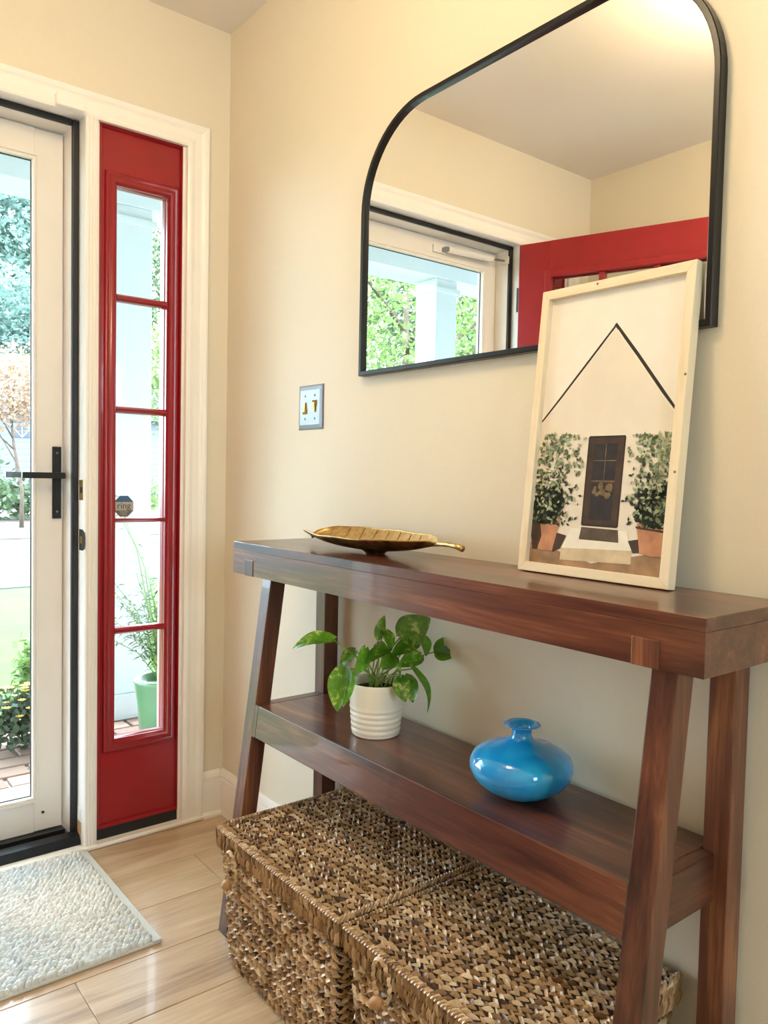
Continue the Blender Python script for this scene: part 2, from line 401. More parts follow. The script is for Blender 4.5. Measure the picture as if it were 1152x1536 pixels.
# black weatherstrip
B(-.4595, -.44, .045, .058, .03, 2.066).build('weatherstrip', 'black_rubber', tr, bevel=.004)
B(-1.372, -1.3525, .045, .058, .03, 2.066).build('weatherstrip', 'black_rubber', tr, bevel=.004)
B(-1.3525, -.4595, .045, .058, 2.049, 2.066).build('weatherstrip', 'black_rubber', tr, bevel=.004)
# wooden block and strike plates on the jamb
B(-.442, -.44, .012, .04, .03, .075).build('jamb_patch', 'oak_nose', tr); B(-.442, -.44, .012, .04, .077, .115).build('jamb_patch', 'trim_white', tr)
def strike(z0, z1, lip):
    o = B(-.4416, -.44, .0, .034, z0, z1).build('strike_plate', 'brass' if not lip else 'dark_steel', tr, bevel=.0006)
    B(-.4422, -.4413, .008, .026, z0+.02, z1-.02).build('bolt_hole', 'black_rubber' if not lip else 'brass', o)
    if lip:
        pts = [Vector((-.4416, -.001, z)) for z in (z0, z1)]
        MB().prism([Vector((-.4425, -.002, z0+.002)), Vector((-.4425, -.017, z0+.008)), Vector((-.4425, -.022, z0+.02)), Vector((-.4425, -.022, z1-.02)), Vector((-.4425, -.017, z1-.008)), Vector((-.4425, -.002, z1-.002))], (.0008, 0, 0)).build('lip', 'black_metal', o)
strike(1.005, 1.062, False); strike(.862, .922, True)

# threshold
th = tag(empty('trim_2', (-.9, .09, 0)), 'black metal door threshold below the storm door', 'threshold', kind='structure')
B(-1.372, -.44, .012, .17, .0, .016).build('sill_plate', 'threshold_black', th, bevel=.002)
MB().prism([Vector((-1.372, .014, .016)), Vector((-1.372, .02, .036)), Vector((-1.372, .05, .04)), Vector((-1.372, .066, .03)), Vector((-1.372, .068, .016))], (.932, 0, 0)).build('sill_ridge', 'threshold_black', th)
B(-1.353, -.459, .1, .168, .016, .03).build('outer_sill', 'black_rubber', th)

# ------------------------------------------------------------------ sidelight (window_1)
def fx(x): return -1.812-x if MXO[0] else x      # the unit is symmetric about the door
def ring(x0, x1, z0, z1, prof, flip=False):  # prof: (inset from outer edge, y)
    mb = MB(); n = len(prof); vs = []
    for cx, cz, sx, sz in ((x0, z0, 1, 1), (x1, z0, -1, 1), (x1, z1, -1, -1), (x0, z1, 1, -1)):
        for a, y_ in prof: vs.append((cx+sx*a, y_, cz+sz*a))
    for k in range(4):
        for i in range(n-1):
            mb.add([], []); mb.f.append((k*n+i, ((k+1) % 4)*n+i, ((k+1) % 4)*n+i+1, k*n+i+1))
    mb.v = [tuple(p) for p in vs]; return mb
def make_sidelight(nm, label, mir):
  MXO[0] = mir
  sl = tag(empty(nm, (fx(-.27), .03, .03)), label, 'window', kind='structure')
  R0, R1, Q0, Q1 = -.4005, -.146, .045, 2.064
  G0, G1 = -.345, -.196
  PZ = [(1.600, 1.902), (1.278, 1.577), (.9525, 1.257), (.631, .938), (.302, .609)]
  mb = MB(); mb.box(R0, G0-.001, .012, .05, Q0, Q1); mb.build('stile', 'red_paint', sl)
  mb = MB(); mb.box(G1+.001, R1, .012, .05, Q0, Q1); mb.build('stile', 'red_paint', sl)
  mb = MB(); mb.box(G0-.001, G1+.001, .012, .05, 1.903, Q1); mb.build('top_rail', 'red_paint', sl)
  mb = MB(); mb.box(G0-.001, G1+.001, .012, .05, Q0, .301); mb.build('bottom_rail', 'red_paint', sl)
  ring(-.382, -.159, .266, 1.938, [(0, .0122), (.002, .006), (.006, .003), (.010, .004), (.0125, .008), (.015, .005), (.019, .001), (.024, .0005), (.029, .004), (.032, .010), (.036, .022), (.037, .03)]).build('glazing_moulding', 'red_paint', sl, smooth=True)
  ring(R0, R1, Q0, Q1, [(.0, .0121), (.0005, .003), (.008, .002), (.010, .006), (.0115, .0121)]).build('stop_bead', 'red_paint', sl)
  for (z0, z1), (z2, z3) in zip(PZ, PZ[1:]):
      MB().prism([Vector((G0, yy, zz)) for yy, zz in ((.03, z3), (.016, z3+.002), (.009, z3+.007), (.008, (z0+z3)/2), (.009, z0-.007), (.016, z0-.002), (.03, z0))], (G1-G0, 0, 0)).build('muntin', 'red_paint', sl)
  for z0, z1 in PZ: B(G0-.004, G1+.004, .028, .032, z0-.004, z1+.004).build('pane', 'pane_glass', sl)
  B(-.4, -.15, .006, .05, .013, .044).build('black_strip', 'black_rubber', sl)  # black strip filling the gap below the red bottom rail
  MXO[0] = False
make_sidelight('window_1', 'tall red painted sidelight with five stacked panes beside the corner', False)
make_sidelight('window_3', 'tall red painted sidelight hidden behind the open red door', True)

# ------------------------------------------------------------------ storm door (door_2)
sd = tag(empty('door_2', (-.9, .14, .03)), 'cream full glass storm door with black lever handle', 'door', kind='structure')
SX0, SX1, SZ0, SZ1 = -1.352, -.4605, .032, 2.046
GX0, GX1, GZ0, GZ1 = -1.275, -.54, .132, 1.962
B(SX0, GX0, .125, .158, SZ0, SZ1).build('stile', 'storm_white', sd, bevel=.003); B(GX1, SX1, .125, .158, SZ0, SZ1).build('stile', 'storm_white', sd, bevel=.003)
B(GX0, GX1, .125, .158, GZ1, SZ1).build('top_rail', 'storm_white', sd); B(GX0, GX1, .125, .158, SZ0, GZ0).build('bottom_rail', 'storm_white', sd)
mb = ring(GX0-.012, GX1+.012, GZ0-.012, GZ1+.012, [(0, .125), (.0005, .118), (.006, .117), (.008, .121), (.011, .118), (.016, .119), (.017, .14)]); mb.build('glazing_bead', 'storm_white', sd)
ring(GX0+.004, GX1-.004, GZ0+.004, GZ1-.004, [(0, .138), (.0, .134), (.003, .134), (.003, .138)]).build('gasket', 'black_rubber', sd)
B(GX0, GX1, .138, .142, GZ0, GZ1).build('pane', 'pane_glass', sd)
hp = B(-.4905, -.4665, .117, .125, .948, 1.156).build('handle_plate', 'black_metal', sd, bevel=.0012)
for z in (.966, 1.14): MB().lathe([(.0, 0), (.003, 0), (.003, .001), (0, .001)], (0, 0, 0), 10)
hv = MB(); hv.box(-.484, -.466, .088, .118, 1.064, 1.082); hv.box(-.582, -.466, .078, .09, 1.0645, 1.0815)
hv.build('lever', 'black_metal', sd, bevel=.0012)
for z in (.968, 1.138):
    m4 = Matrix.Translation((-.4785, .1165, z)) @ Matrix.Rotation(PI/2, 4, 'X')
    mb = MB(); mb.lathe([(.0032, 0), (.0032, .001), (.001, .0014)], (0, 0, 0), 12, True, True); mb.v = [tuple(m4 @ Vector(p)) for p in mb.v]; mb.build('screw', 'screw_steel', hp)
hv = MB(); hv.box(-.484, -.466, .158, .19, 1.064, 1.082); hv.box(-.60, -.466, .188, .2, 1.0645, 1.0815); hv.build('outer_lever', 'screw_steel', sd, bevel=.0012)
m4 = Matrix.Translation((-.515, .124, .086)) @ Matrix.Rotation(PI/2, 4, 'X')
mb = MB(); mb.lathe([(.004, 0), (.004, .001), (.001, .0015)], (0, 0, 0), 12, True, True); mb.v = [tuple(m4 @ Vector(p)) for p in mb.v]; mb.build('screw', 'dark_steel', sd)
# closer
cl = tag(empty('door_closer', (-1.2, .11, 2.0)), 'white pneumatic closer tube across the top of the storm door', 'door closer')
MB().tube([(-1.045, .098, 2.004), (-1.29, .086, 2.008)], .0125, 12).build('cylinder', 'storm_white', cl, smooth=False)
MB().tube([(-1.288, .086, 2.008), (-1.352, .07, 2.009)], .0045, 8).build('rod', 'chrome', cl)
B(-1.05, -.985, .117, .126, 1.99, 2.018).build('bracket', 'storm_white', cl); B(-1.052, -1.03, .092, .118, 1.996, 2.012).build('pivot', 'chrome', cl)
B(-1.3535, -1.345, .05, .088, 1.994, 2.024).build('jamb_bracket', 'storm_white', cl)

# ------------------------------------------------------------------ red entry door, swung open (door_1)
rd = tag(empty('door_1', (-1.345, -.025, .01)), 'red front door standing open, lites seen in the mirror', 'door', kind='structure')
DA = math.atan2(-.667, -.225)       # direction of the open leaf
DM = Matrix.Translation((-1.345, -.025, .012)) @ Matrix.Rotation(DA, 4, 'Z')
DWd, DH, DT = .895, 2.036, .044
def db(u0, u1, z0, z1, t0=-DT/2, t1=DT/2): return MB().box(u0, u1, t0, t1, z0, z1, DM)
LU0, LU1, LZ0, LZ1 = .135, .76, 1.03, 1.895
db(0, LU0, 0, DH).build('stile', 'red_paint', rd, bevel=.002); db(LU1, DWd, 0, DH).build('stile', 'red_paint', rd, bevel=.002)
db(LU0, LU1, LZ1, DH).build('top_rail', 'red_paint', rd); db(LU0, LU1, 0, .24).build('bottom_rail', 'red_paint', rd); db(LU0, LU1, .9, LZ0).build('lock_rail', 'red_paint', rd); db(.41, .485, .24, .9).build('centre_stile', 'red_paint', rd)
for a, c in ((LU0, .41), (.485, LU1)):
    db(a, c, .24, .9, -.012, .012).build('panel', 'red_paint', rd); db(a+.04, c-.04, .28, .86, -.019, .019).build('raised_panel', 'red_paint', rd, bevel=.008)
mu = .022
for i in (1, 2):
    u = LU0+(LU1-LU0)*i/3; db(u-mu/2, u+mu/2, LZ0, LZ1, -.019, .019).build('muntin', 'red_paint', rd, bevel=.003)
    z = LZ0+(LZ1-LZ0)*i/3; db(LU0, LU1, z-mu/2, z+mu/2, -.018, .018).build('muntin', 'red_paint', rd, bevel=.003)
for sgn in (-1, 1):
    mb = MB()
    for (u0, u1, z0, z1) in ((LU0-.022, LU0+.006, LZ0-.022, LZ1+.022), (LU1-.006, LU1+.022, LZ0-.022, LZ1+.022), (LU0+.006, LU1-.006, LZ1-.006, LZ1+.022), (LU0+.006, LU1-.006, LZ0-.022, LZ0+.006)):
        t0, t1 = sorted((sgn*(DT/2-.001), sgn*(DT/2+.006))); mb.box(u0, u1, t0, t1, z0, z1, DM)
    mb.build('lite_moulding', 'red_paint', rd, bevel=.003)
for i in range(3):
    for j in range(3):
        du, dz = (LU1-LU0)/3, (LZ1-LZ0)/3
        db(LU0+du*i+mu/2, LU0+du*(i+1)-mu/2, LZ0+dz*j+mu/2, LZ0+dz*(j+1)-mu/2, -.003, .003).build('pane', 'pane_glass', rd)
for z in (.22, 1.03, 1.84):
    MB().tube([Vector((-1.361, -.022, z-.05)), Vector((-1.361, -.022, z+.05))], .009, 10).build('hinge', 'dark_steel', rd); B(-1.3725, -1.3705, -.024, .02, z-.05, z+.05).build('hinge_leaf', 'dark_steel', rd)
for sgn in (-1, 1):
    kp = DM @ Vector((.835, sgn*DT/2, .96)); nrm = (DM.to_3x3() @ Vector((0, sgn, 0)))
    mb = MB(); mb.tube([kp, kp+nrm*.006, kp+nrm*.007, kp+nrm*.03, kp+nrm*.032, kp+nrm*.045, kp+nrm*.058, kp+nrm*.062], [.03, .03, .012, .011, .02, .027, .022, .008], 16); mb.build('knob', 'dark_steel', rd, smooth=True)

# alarm contact on the casing
sb = tag(B(-.5245, -.4485, -.036, -.0125, 2.0605, 2.095).build('alarm_contact', 'trim_white', bevel=.004), 'small white plastic alarm contact on the head casing', 'alarm sensor')
# octagonal sticker
oc = tag(empty('security_sticker', (-.316, .027, .953)), 'octagonal security sticker reading ring on the middle pane', 'sticker')
def octo(cx, cz, r, y_): return [Vector((cx+r*math.cos(PI/8+k*PI/4), y_, cz+r*math.sin(PI/8+k*PI/4)*1.06)) for k in range(8)]
cx_, cz_, rr = -.3155, .9865, .0315
P8 = octo(cx_, cz_, rr, .0268)
def band(z0, z1, mat, nm):
    pts = []
    for i in range(8):
        a, c = P8[i], P8[(i+1) % 8]
        for p, q in ((a, c),):
            if z0-1e-9 <= p.z <= z1+1e-9: pts.append(p.copy())
            for zz in (z0, z1):
                if (p.z-zz)*(q.z-zz) < 0: t_ = (zz-p.z)/(q.z-p.z); pts.append(p+(q-p)*t_)
    c0 = sum(pts, Vector())/len(pts); pts.sort(key=lambda p: math.atan2(p.z-c0.z, p.x-c0.x))
    MB().prism(pts, (0, .0008, 0)).build(nm, mat, oc)
band(cz_+.0125, cz_+.04, 'sticker_blue', 'blue_cap'); band(cz_-.0125, cz_+.0125, 'sticker_grey', 'grey_band'); band(cz_-.04, cz_-.0125, 'sticker_dark', 'dark_foot')
for i, wv_ in enumerate((.026, .021, .016)): B(cx_-wv_/2, cx_+wv_/2, .0262, .0267, cz_-.0165-i*.0042, cz_-.0152-i*.0042).build('small_print_line', 'sticker_grey', oc)
fc = bpy.data.curves.new('sticker_lettering', 'FONT'); fc.body = 'ring'; fc.size = .0265; fc.align_x = 'CENTER'; fc.align_y = 'CENTER'; fc.extrude = .0002
to = bpy.data.objects.new('lettering', fc); COL.objects.link(to); to.parent = oc
dg = bpy.context.evaluated_depsgraph_get(); me_ = bpy.data.meshes.new_from_object(to.evaluated_get(dg)); bpy.data.objects.remove(to); bpy.data.curves.remove(fc)
to = bpy.data.objects.new('lettering', me_); COL.objects.link(to); to.parent = oc
to.location = Vector((cx_, .0264, cz_+.001))-ORG[oc]; to.rotation_euler = (PI/2, 0, 0); me_.materials.clear(); me_.materials.append(MATS['sticker_text'])

# ------------------------------------------------------------------ ceiling lamp (above the frame, over the middle of the hall)
LP = (-.92, -1.25)
lp = tag(empty('ceiling_lamp', (LP[0], LP[1], 2.25)), 'frosted globe lamp fixed to the hall ceiling', 'ceiling lamp')
MB().lathe([(.07, 2.44), (.07, 2.425), (.03, 2.415), (.03, 2.40), (.075, 2.395), (.078, 2.38), (.06, 2.375)], (LP[0], LP[1], 0), 32, True, True).build('canopy', 'lamp_metal', lp)
MB().lathe([(.058, 2.377), (.09, 2.368), (.115, 2.345), (.13, 2.31), (.132, 2.28), (.122, 2.245), (.095, 2.215), (.055, 2.198), (.001, 2.194)], (LP[0], LP[1], 0), 32, True, True).build('glass_globe', 'lamp_glow', lp, smooth=True)

# ------------------------------------------------------------------ wall mirror
mr = tag(empty('wall_mirror', (0, -1.17, 1.33)), 'black framed mirror with rounded top corners above the console', 'mirror')
MY0, MY1, MZ0, MZ1, MR = -.7205, -1.6195, 1.330, 1.9245, .212
def mpath(ins):
    pts = [(MY0-ins, MZ0+ins)]
    for k in range(17):
        a = PI*k/32; pts.append((MY0-MR+(MR-ins)*math.cos(a), MZ1-MR+(MR-ins)*math.sin(a)))
    for k in range(17):
        a = PI/2+PI*k/32; pts.append((MY1+MR+(MR-ins)*math.cos(a), MZ1-MR+(MR-ins)*math.sin(a)))
    pts.append((MY1+ins, MZ0+ins)); return pts
fp = [(0, -.0015), (0, -.020), (.0015, -.0215), (.0095, -.0215), (.011, -.02), (.0115, -.0115), (.011, -.0015)]
paths = [[Vector((x, a, c)) for a, c in mpath(i)] for i, x in fp]
npt = len(paths[0]); mb = MB(); mb.v = [tuple(p) for pa in paths for p in pa]
for i in range(len(fp)):
    for k in range(npt):
        i2 = (i+1) % len(fp); k2 = (k+1) % npt
        mb.f.append((i*npt+k, i*npt+k2, i2*npt+k2, i2*npt+k))
mb.build('frame', 'mirror_frame_black', mr)
mb = MB(); mb.prism([Vector((-.0125, a, c)) for a, c in mpath(.0105)], (.009, 0, 0)); mb.build('glass', 'mirror_glass', mr)

# ------------------------------------------------------------------ switch plate
sw = tag(empty('light_switch', (-.0, -.4865, 1.21)), 'brushed steel double switch plate with two brass toggles', 'light switch')
y0, y1, z0, z1 = -.4275, -.5455, 1.2105, 1.3285
def rect(ins, x): return [Vector((x, y0-ins, z0+ins)), Vector((x, y1+ins, z0+ins)), Vector((x, y1+ins, z1-ins)), Vector((x, y0-ins, z1-ins))]
mb = MB(); rs = [rect(0, -.0003), rect(0, -.0015), rect(.004, -.0035), rect(.013, -.0062), rect(.014, -.006)]
for r in rs: mb.v += [tuple(p) for p in r]
for i in range(4):
    for k in range(4): mb.f.append((i*4+k, i*4+(k+1) % 4, i*4+4+(k+1) % 4, i*4+4+k))
mb.f.append((16, 17, 18, 19)); mb.build('plate', 'chrome', sw)
for i, (yc, up) in enumerate(((-.464, 1), (-.510, -1))):
    zc = 1.2695
    tg = MB().hexa([Vector((-.006, yc+.0125, zc-up*.011-.0075)), Vector((-.006, yc-.0125, zc-up*.011-.0075)), Vector((-.006, yc-.0125, zc-up*.011+.0075)), Vector((-.006, yc+.0125, zc-up*.011+.0075)),
               Vector((-.0105, yc+.0045, zc-up*.008-.004)), Vector((-.0105, yc-.0045, zc-up*.008-.004)), Vector((-.0105, yc-.0045, zc-up*.008+.004)), Vector((-.0105, yc+.0045, zc-up*.008+.004))]).build('toggle', 'brass', sw, bevel=.001)
    MB().hexa([Vector((-.0062, yc+.004, zc-up*.012)), Vector((-.0062, yc-.004, zc-up*.012)), Vector((-.0105, yc-.004, zc-up*.012)), Vector((-.0105, yc+.004, zc-up*.012)),
               Vector((-.0065, yc+.0042, zc+up*.0135)), Vector((-.0065, yc-.0042, zc+up*.0135)), Vector((-.0095, yc-.0042, zc+up*.0135)), Vector((-.0095, yc+.0042, zc+up*.0135))]).build('lever', 'brass', tg, bevel=.0008)
    for dz in (-.0303, .0303):
        m4 = Matrix.Translation((-.006, yc, zc+dz)) @ Matrix.Rotation(-PI/2, 4, 'Y')
        mb = MB(); mb.lathe([(.0034, 0), (.0034, .0006), (.0015, .0012)], (0, 0, 0), 12, True, True); mb.v = [tuple(m4 @ Vector(p)) for p in mb.v]; mb.build('screw', 'screw_steel', sw)

# ------------------------------------------------------------------ console table
ct = tag(empty('console_table', (-.15, -1.145, 0)), 'dark reddish brown wooden console table with splayed front legs', 'console table')
TZ, TB, TT = .925, .849, .9065
XF, XB, TY0, TY1 = -.251, -.0145, -.535, -1.7575
B(XF, XB, TY1, TY0, TT, TZ).build('top_board', 'mango_y', ct, bevel=.0009, seg=1)
B(XF, XB, TY1, TY0, TB, TT).build('apron', 'mango_y', ct, bevel=.0004, seg=1)
for ya, yb in ((-.634, -.5925), (-1.6955, -1.654)):
    B(XF-.0016, XF+.03, ya, yb, TB-.0008, .8865).build('tenon', 'mango_z', ct, bevel=.0018, seg=2)
def legx(z): return -.3105+z*.1288
LT = .041
def fleg(ya, yb):
    t = LT
    MB().hexa([Vector((legx(0), ya, 0)), Vector((legx(0)+t, ya, 0)), Vector((legx(0)+t, yb, 0)), Vector((legx(0), yb, 0)),
               Vector((legx(TB), ya, TB)), Vector((legx(TB)+t, ya, TB)), Vector((legx(TB)+t, yb, TB)), Vector((legx(TB), yb, TB))]).build('leg', 'mango_z', ct, bevel=.002)
fleg(-.634, -.593); fleg(-1.695, -1.654)
B(-.0555, -.0145, -.648, -.607, 0, TB).build('leg', 'mango_z', ct, bevel=.002); B(-.0555, -.0145, -1.699, -1.658, 0, TB).build('leg', 'mango_z', ct, bevel=.002)
SZT, SZB = .5435, .4695
def slab(ya, yb, xb, nm, off=0.0):
    return MB().hexa([Vector((legx(SZB)+off, ya, SZB)), Vector((xb, ya, SZB)), Vector((xb, yb, SZB)), Vector((legx(SZB)+off, yb, SZB)),
                      Vector((legx(SZT)+off, ya, SZT)), Vector((xb, ya, SZT)), Vector((xb, yb, SZT)), Vector((legx(SZT)+off, yb, SZT))])
slab(-1.6545, -.6485, -.0145, '').build('shelf', 'mango_y', ct, bevel=.002)
MB().hexa([Vector((legx(SZB), -.6485, SZB)), Vector((legx(SZB)+.04, -.6485, SZB)), Vector((legx(SZB)+.04, -.634, SZB)), Vector((legx(SZB), -.634, SZB)),
           Vector((legx(SZT), -.6485, SZT)), Vector((legx(SZT)+.04, -.6485, SZT)), Vector((legx(SZT)+.04, -.634, SZT)), Vector((legx(SZT), -.634, SZT))]).build('shelf_end', 'mango_y', ct)
slab(-1.6775, -1.6545, -.0555, '', LT).build('side_rail', 'mango_x', ct, bevel=.002)
slab(-.6485, -.619, -.0555, '', LT).build('side_rail', 'mango_x', ct, bevel=.002)

# ------------------------------------------------------------------ leaning picture
pc = tag(empty('framed_painting', (-.07, -1.448, TZ)), 'pale wood framed farmhouse painting leaning on the console', 'painting')
lean = math.atan2(.0485, .505)
ex = Vector((0, -1, 0)); ez = Vector((math.sin(lean), 0, math.cos(lean))); ey = Vector((math.cos(lean), 0, -math.sin(lean)))  # ey points to the wall
P0 = Vector((-.0800, -1.2975, TZ+.0022))
PM = Matrix(((ex.x, ey.x, ez.x, P0.x), (ex.y, ey.y, ez.y, P0.y), (ex.z, ey.z, ez.z, P0.z), (0, 0, 0, 1)))
PWid, PHei, PD, PB = .302, .507, .0205, .0165
def pb(u0, u1, d0, d1, v0, v1): return MB().box(u0, u1, d0, d1, v0, v1, PM)
def miter(pts):  # frame side with mitred ends; pts (u,v) quad
    return MB().prism([PM @ Vector((u, 0, v)) for u, v in pts], ey*PD)
miter([(0, 0), (PB, PB), (PB, PHei-PB), (0, PHei)]).build('frame_side', 'pale_pine_z', pc, bevel=.001)
miter([(PWid, 0), (PWid, PHei), (PWid-PB, PHei-PB), (PWid-PB, PB)]).build('frame_side', 'pale_pine_z', pc, bevel=.001)
miter([(0, 0), (PWid, 0), (PWid-PB, PB), (PB, PB)]).build('frame_side', 'pale_pine_y', pc, bevel=.001)
miter([(0, PHei), (PB, PHei-PB), (PWid-PB, PHei-PB), (PWid, PHei)]).build('frame_side', 'pale_pine_y', pc, bevel=.001)
pb(PB-.002, PWid-PB+.002, .011, .0195, PB-.002, PHei-PB+.002).build('canvas', 'canvas', pc)
CW, CH = PWid-2*PB, PHei-2*PB
lay = [0]
def art(name, mat, polys, parent=pc, thick=.0003, depth=None):
    lay[0] += 1; d = (.011-.00006*lay[0]) if depth is None else depth
    mb = MB()
    for poly in polys: mb.prism([PM @ Vector((PB+max(0, min(1, u))*CW, d, PB+max(0, min(1, v))*CH)) for u, v in poly], ey*.00004)
    return mb.build(name, mat, parent)
art('painted_house_wall', 'art_house', [[(0, .04), (1, .06), (1, .545), (.524, .86), (0, .527)]])
art('painted_ground', 'art_ground', [[(0, .075), (0, 0), (1, 0), (1, .085), (.8, .06), (.5, .02), (.25, .05)]])
def stroke(pts, w0):
    q = []
    for i in range(len(pts)-1):
        (a, b_), (c, d) = pts[i], pts[i+1]; L = math.hypot(c-a, (d-b_)*1.76); nx, ny = -(d-b_)*1.76/L, (c-a)/L
        q.append([(a+nx*w0, b_+ny*w0/1.76), (a-nx*w0, b_-ny*w0/1.76), (c-nx*w0, d-ny*w0/1.76), (c+nx*w0, d+ny*w0/1.76)])
    return q
art('painted_roofline', 'art_dark', stroke([(0, .535), (.14, .62), (.527, .868)], .0075) + stroke([(.52, .872), (.7, .752), (.9, .612), (1, .548)], .0105))
art('painted_roof_highlight', 'art_step', stroke([(.54, .848), (.7, .735), (1, .532)], .004) + stroke([(0, .52), (.5, .842)], .003))
dr = art('painted_door', 'art_door', [[(.401, .47), (.668, .471), (.665, .154), (.402, .154)]])
art('painted_door_edge', 'art_dark', stroke([(.403, .154), (.403, .47), (.666, .47), (.664, .154), (.403, .154)], .006), dr)
art('painted_glass', 'art_pane', [[(.446, .445), (.617, .445), (.617, .387), (.446, .387)], [(.446, .383), (.617, .383), (.615, .317), (.448, .316)]], dr)
art('painted_panel', 'art_pane', [[(.452, .302), (.613, .305), (.615, .175), (.45, .175)]], dr)
rg = random.Random(3)
def blob(cx, cy, r, asp=1.76, n=7, jit=.35): return [(cx+r*math.cos(2*PI*k/n)*(1+rg.uniform(-jit, jit)), cy+r/asp*math.sin(2*PI*k/n)*(1+rg.uniform(-jit, jit))) for k in range(n)]
art('painted_panel_glint', 'art_glint', [blob(.5+rg.uniform(-.035, .09), .255+rg.uniform(-.03, .045), rg.uniform(.008, .026)) for _ in range(9)], dr)
art('painted_glazing_bar', 'art_glint', stroke([(.535, .445), (.537, .317)], .0022) + stroke([(.446, .385), (.617, .385)], .0025) + stroke([(.446, .312), (.617, .312)], .003), dr)
art('painted_step_side', 'art_step_side', [[(.258, .066), (.78, .08), (.785, .032), (.255, .02)]])
art('painted_step', 'art_step', [[(.32, .138), (.731, .144), (.78, .078), (.258, .064)]])
art('painted_doormat', 'art_mat', [[(.403, .146), (.674, .144), (.685, .101), (.391, .101)]])
for q in ([(.19, .12), (.29, .11), (.25, .06), (.19, .045)], [(.75, .11), (.83, .12), (.85, .075), (.79, .07)], [(0, .16), (.07, .165), (.06, .05), (.02, .05), (0, .1)]): art('painted_shade', 'art_door', [q])
art('painted_pot', 'art_pot', [[(.07, .172), (.236, .173), (.187, .05), (.07, .047)]]); art('painted_pot', 'art_pot', [[(.8, .172), (1, .17), (1, .067), (.908, .065), (.834, .073)]])
for q in ([(.79, .162), (1, .152), (1, .145), (.80, .154)], [(.06, .175), (.09, .1), (.06, .05), (.03, .06)]): art('painted_pot_rim', 'art_door', [q])
def bush(cx, cy, sx, sy, n, lim):
    dk, md, pl = [], [], []
    for _ in range(n):
        t_h = rg.random()**1.25; yv = cy-sy+2.05*sy*t_h; x = cx+rg.gauss(0, .36)*sx*(.62+1.1*t_h-.75*t_h*t_h)*1.35
        if not (-.0 < x < 1.0) or .375 < x < .69: continue
        hgt = (yv-(cy-sy))/(2*sy); r = rg.uniform(.011, .024)
        lst = dk if rg.random() < .95-1.0*hgt else (md if rg.random() < .62 else pl)
        an = rg.uniform(0, PI); lst.append([(x+r*math.cos(an+t_)*(1 if i % 2 == 0 else .5), yv+r/1.76*math.sin(an+t_)*(1 if i % 2 == 0 else .5)) for i, t_ in enumerate((0, PI/2, PI, 3*PI/2))])
    return dk, md, pl
for cx, cy, sx, sy, n in ((.12, .315, .24, .165, 700), (.90, .315, .21, .155, 700)):
    dk, md, pl = bush(cx, cy, sx, sy, n, 1)
    base = [blob(cx+rg.uniform(-.5, .5)*sx*(.9), cy-sy*.5+rg.uniform(-.35, .35)*sy, rg.uniform(.02, .04)) for _ in range(34)]
    bo = art('painted_shrub', 'art_green_dark', base + dk); art('painted_leaves', 'art_green_mid', md, bo); art('painted_leaves', 'art_green_pale', pl, bo)
for (u, v) in ((PWid-.006, .18), (.12, PHei-.006), (PWid-.003, .33)):
    mb = MB(); mb.prism([PM @ Vector((u+.0022*math.cos(2*PI*k/10), -.0002, v+.0022*math.sin(2*PI*k/10))) for k in range(10)], ey*.0004); mb.build('wood_knot', 'art_glint', pc)

# ------------------------------------------------------------------ gold leaf dish
gd = tag(empty('leaf_dish', (-.125, -.94, TZ)), 'gold metal leaf shaped dish with curled tip and stem', 'dish')
YA, YBt = -.692, -1.135
def leafpt(t, s_, dn=0.0):
    # t: 0 tip .. 1 stem end ; s_: -1 (room side) .. 1 (wall side)
    wd = .082*math.sin(PI*min(1, t**.8))**.62*(1-.12*t)
    if t < .06: wd *= t/.06*.8+.2
    yy = YA+(YBt-YA)*t
    zc = TZ+.008+.026*abs(2*t-.95)**2.2 + (.006*math.sin(t*9) if False else 0)
    zz = zc+.026*abs(s_)**2*math.sin(PI*min(1, t*.96+.04))**.5+(.012*max(0, s_)**2*math.sin(PI*t)**.5)
    if t < .1: zz -= .016*(1-t/.1)**2; 
    rip = .0008*math.sin(t*22+s_*2)*abs(s_)**2
    return Vector((-.128+wd*s_*.95+rip, yy, zz+dn+rip))
NT, NS = 44, 16
top = [[leafpt(i/NT, -1+2*j/NS) for j in range(NS+1)] for i in range(NT+1)]
MB().grid(top).build('bowl', 'gold_leaf', gd, smooth=True)
bot = [[leafpt(i/NT, -1+2*j/NS, -.0022) for j in range(NS+1)][::-1] for i in range(NT+1)]
mb = MB(); mb.grid(bot)
for j in (0, NS):
    for i in range(NT): mb.add([top[i][j], top[i+1][j], bot[i+1][NS-j], bot[i][NS-j]], [(0, 1, 2, 3)])
mb.build('underside', 'gold_dark', gd, smooth=True)
rimp = [leafpt(i/NT, -1, .0) for i in range(NT+1)]; MB().tube(rimp, .0016, 6).build('rim', 'gold_leaf', gd, smooth=True)
rimp = [leafpt(i/NT, 1, .0) for i in range(NT+1)]; MB().tube(rimp, .0016, 6).build('rim', 'gold_leaf', gd, smooth=True)
MB().tube([leafpt(i/20, 0, .0008) for i in range(1, 21)], .0016, 6).build('midrib', 'gold_leaf', gd, smooth=True)
for i in range(8):
    for sg in (-1, 1):
        t0_ = .14+i*.1
        MB().tube([leafpt(min(.99, t0_-.07*q), sg*q*.95, .0006) for q in (0, .25, .5, .75, 1)], .0011, 5).build('vein', 'gold_leaf', gd, smooth=True)
e0 = leafpt(1, 0)
MB().tube([leafpt(.95, 0, .001), e0+Vector((0, -.004, .0)), e0+Vector((-.002, -.03, .001)), e0+Vector((-.004, -.055, .0)), e0+Vector((-.005, -.074, -.0035))], [.003, .0044, .0046, .0052, .0064], 10).build('stem', 'gold_leaf', gd, smooth=True)
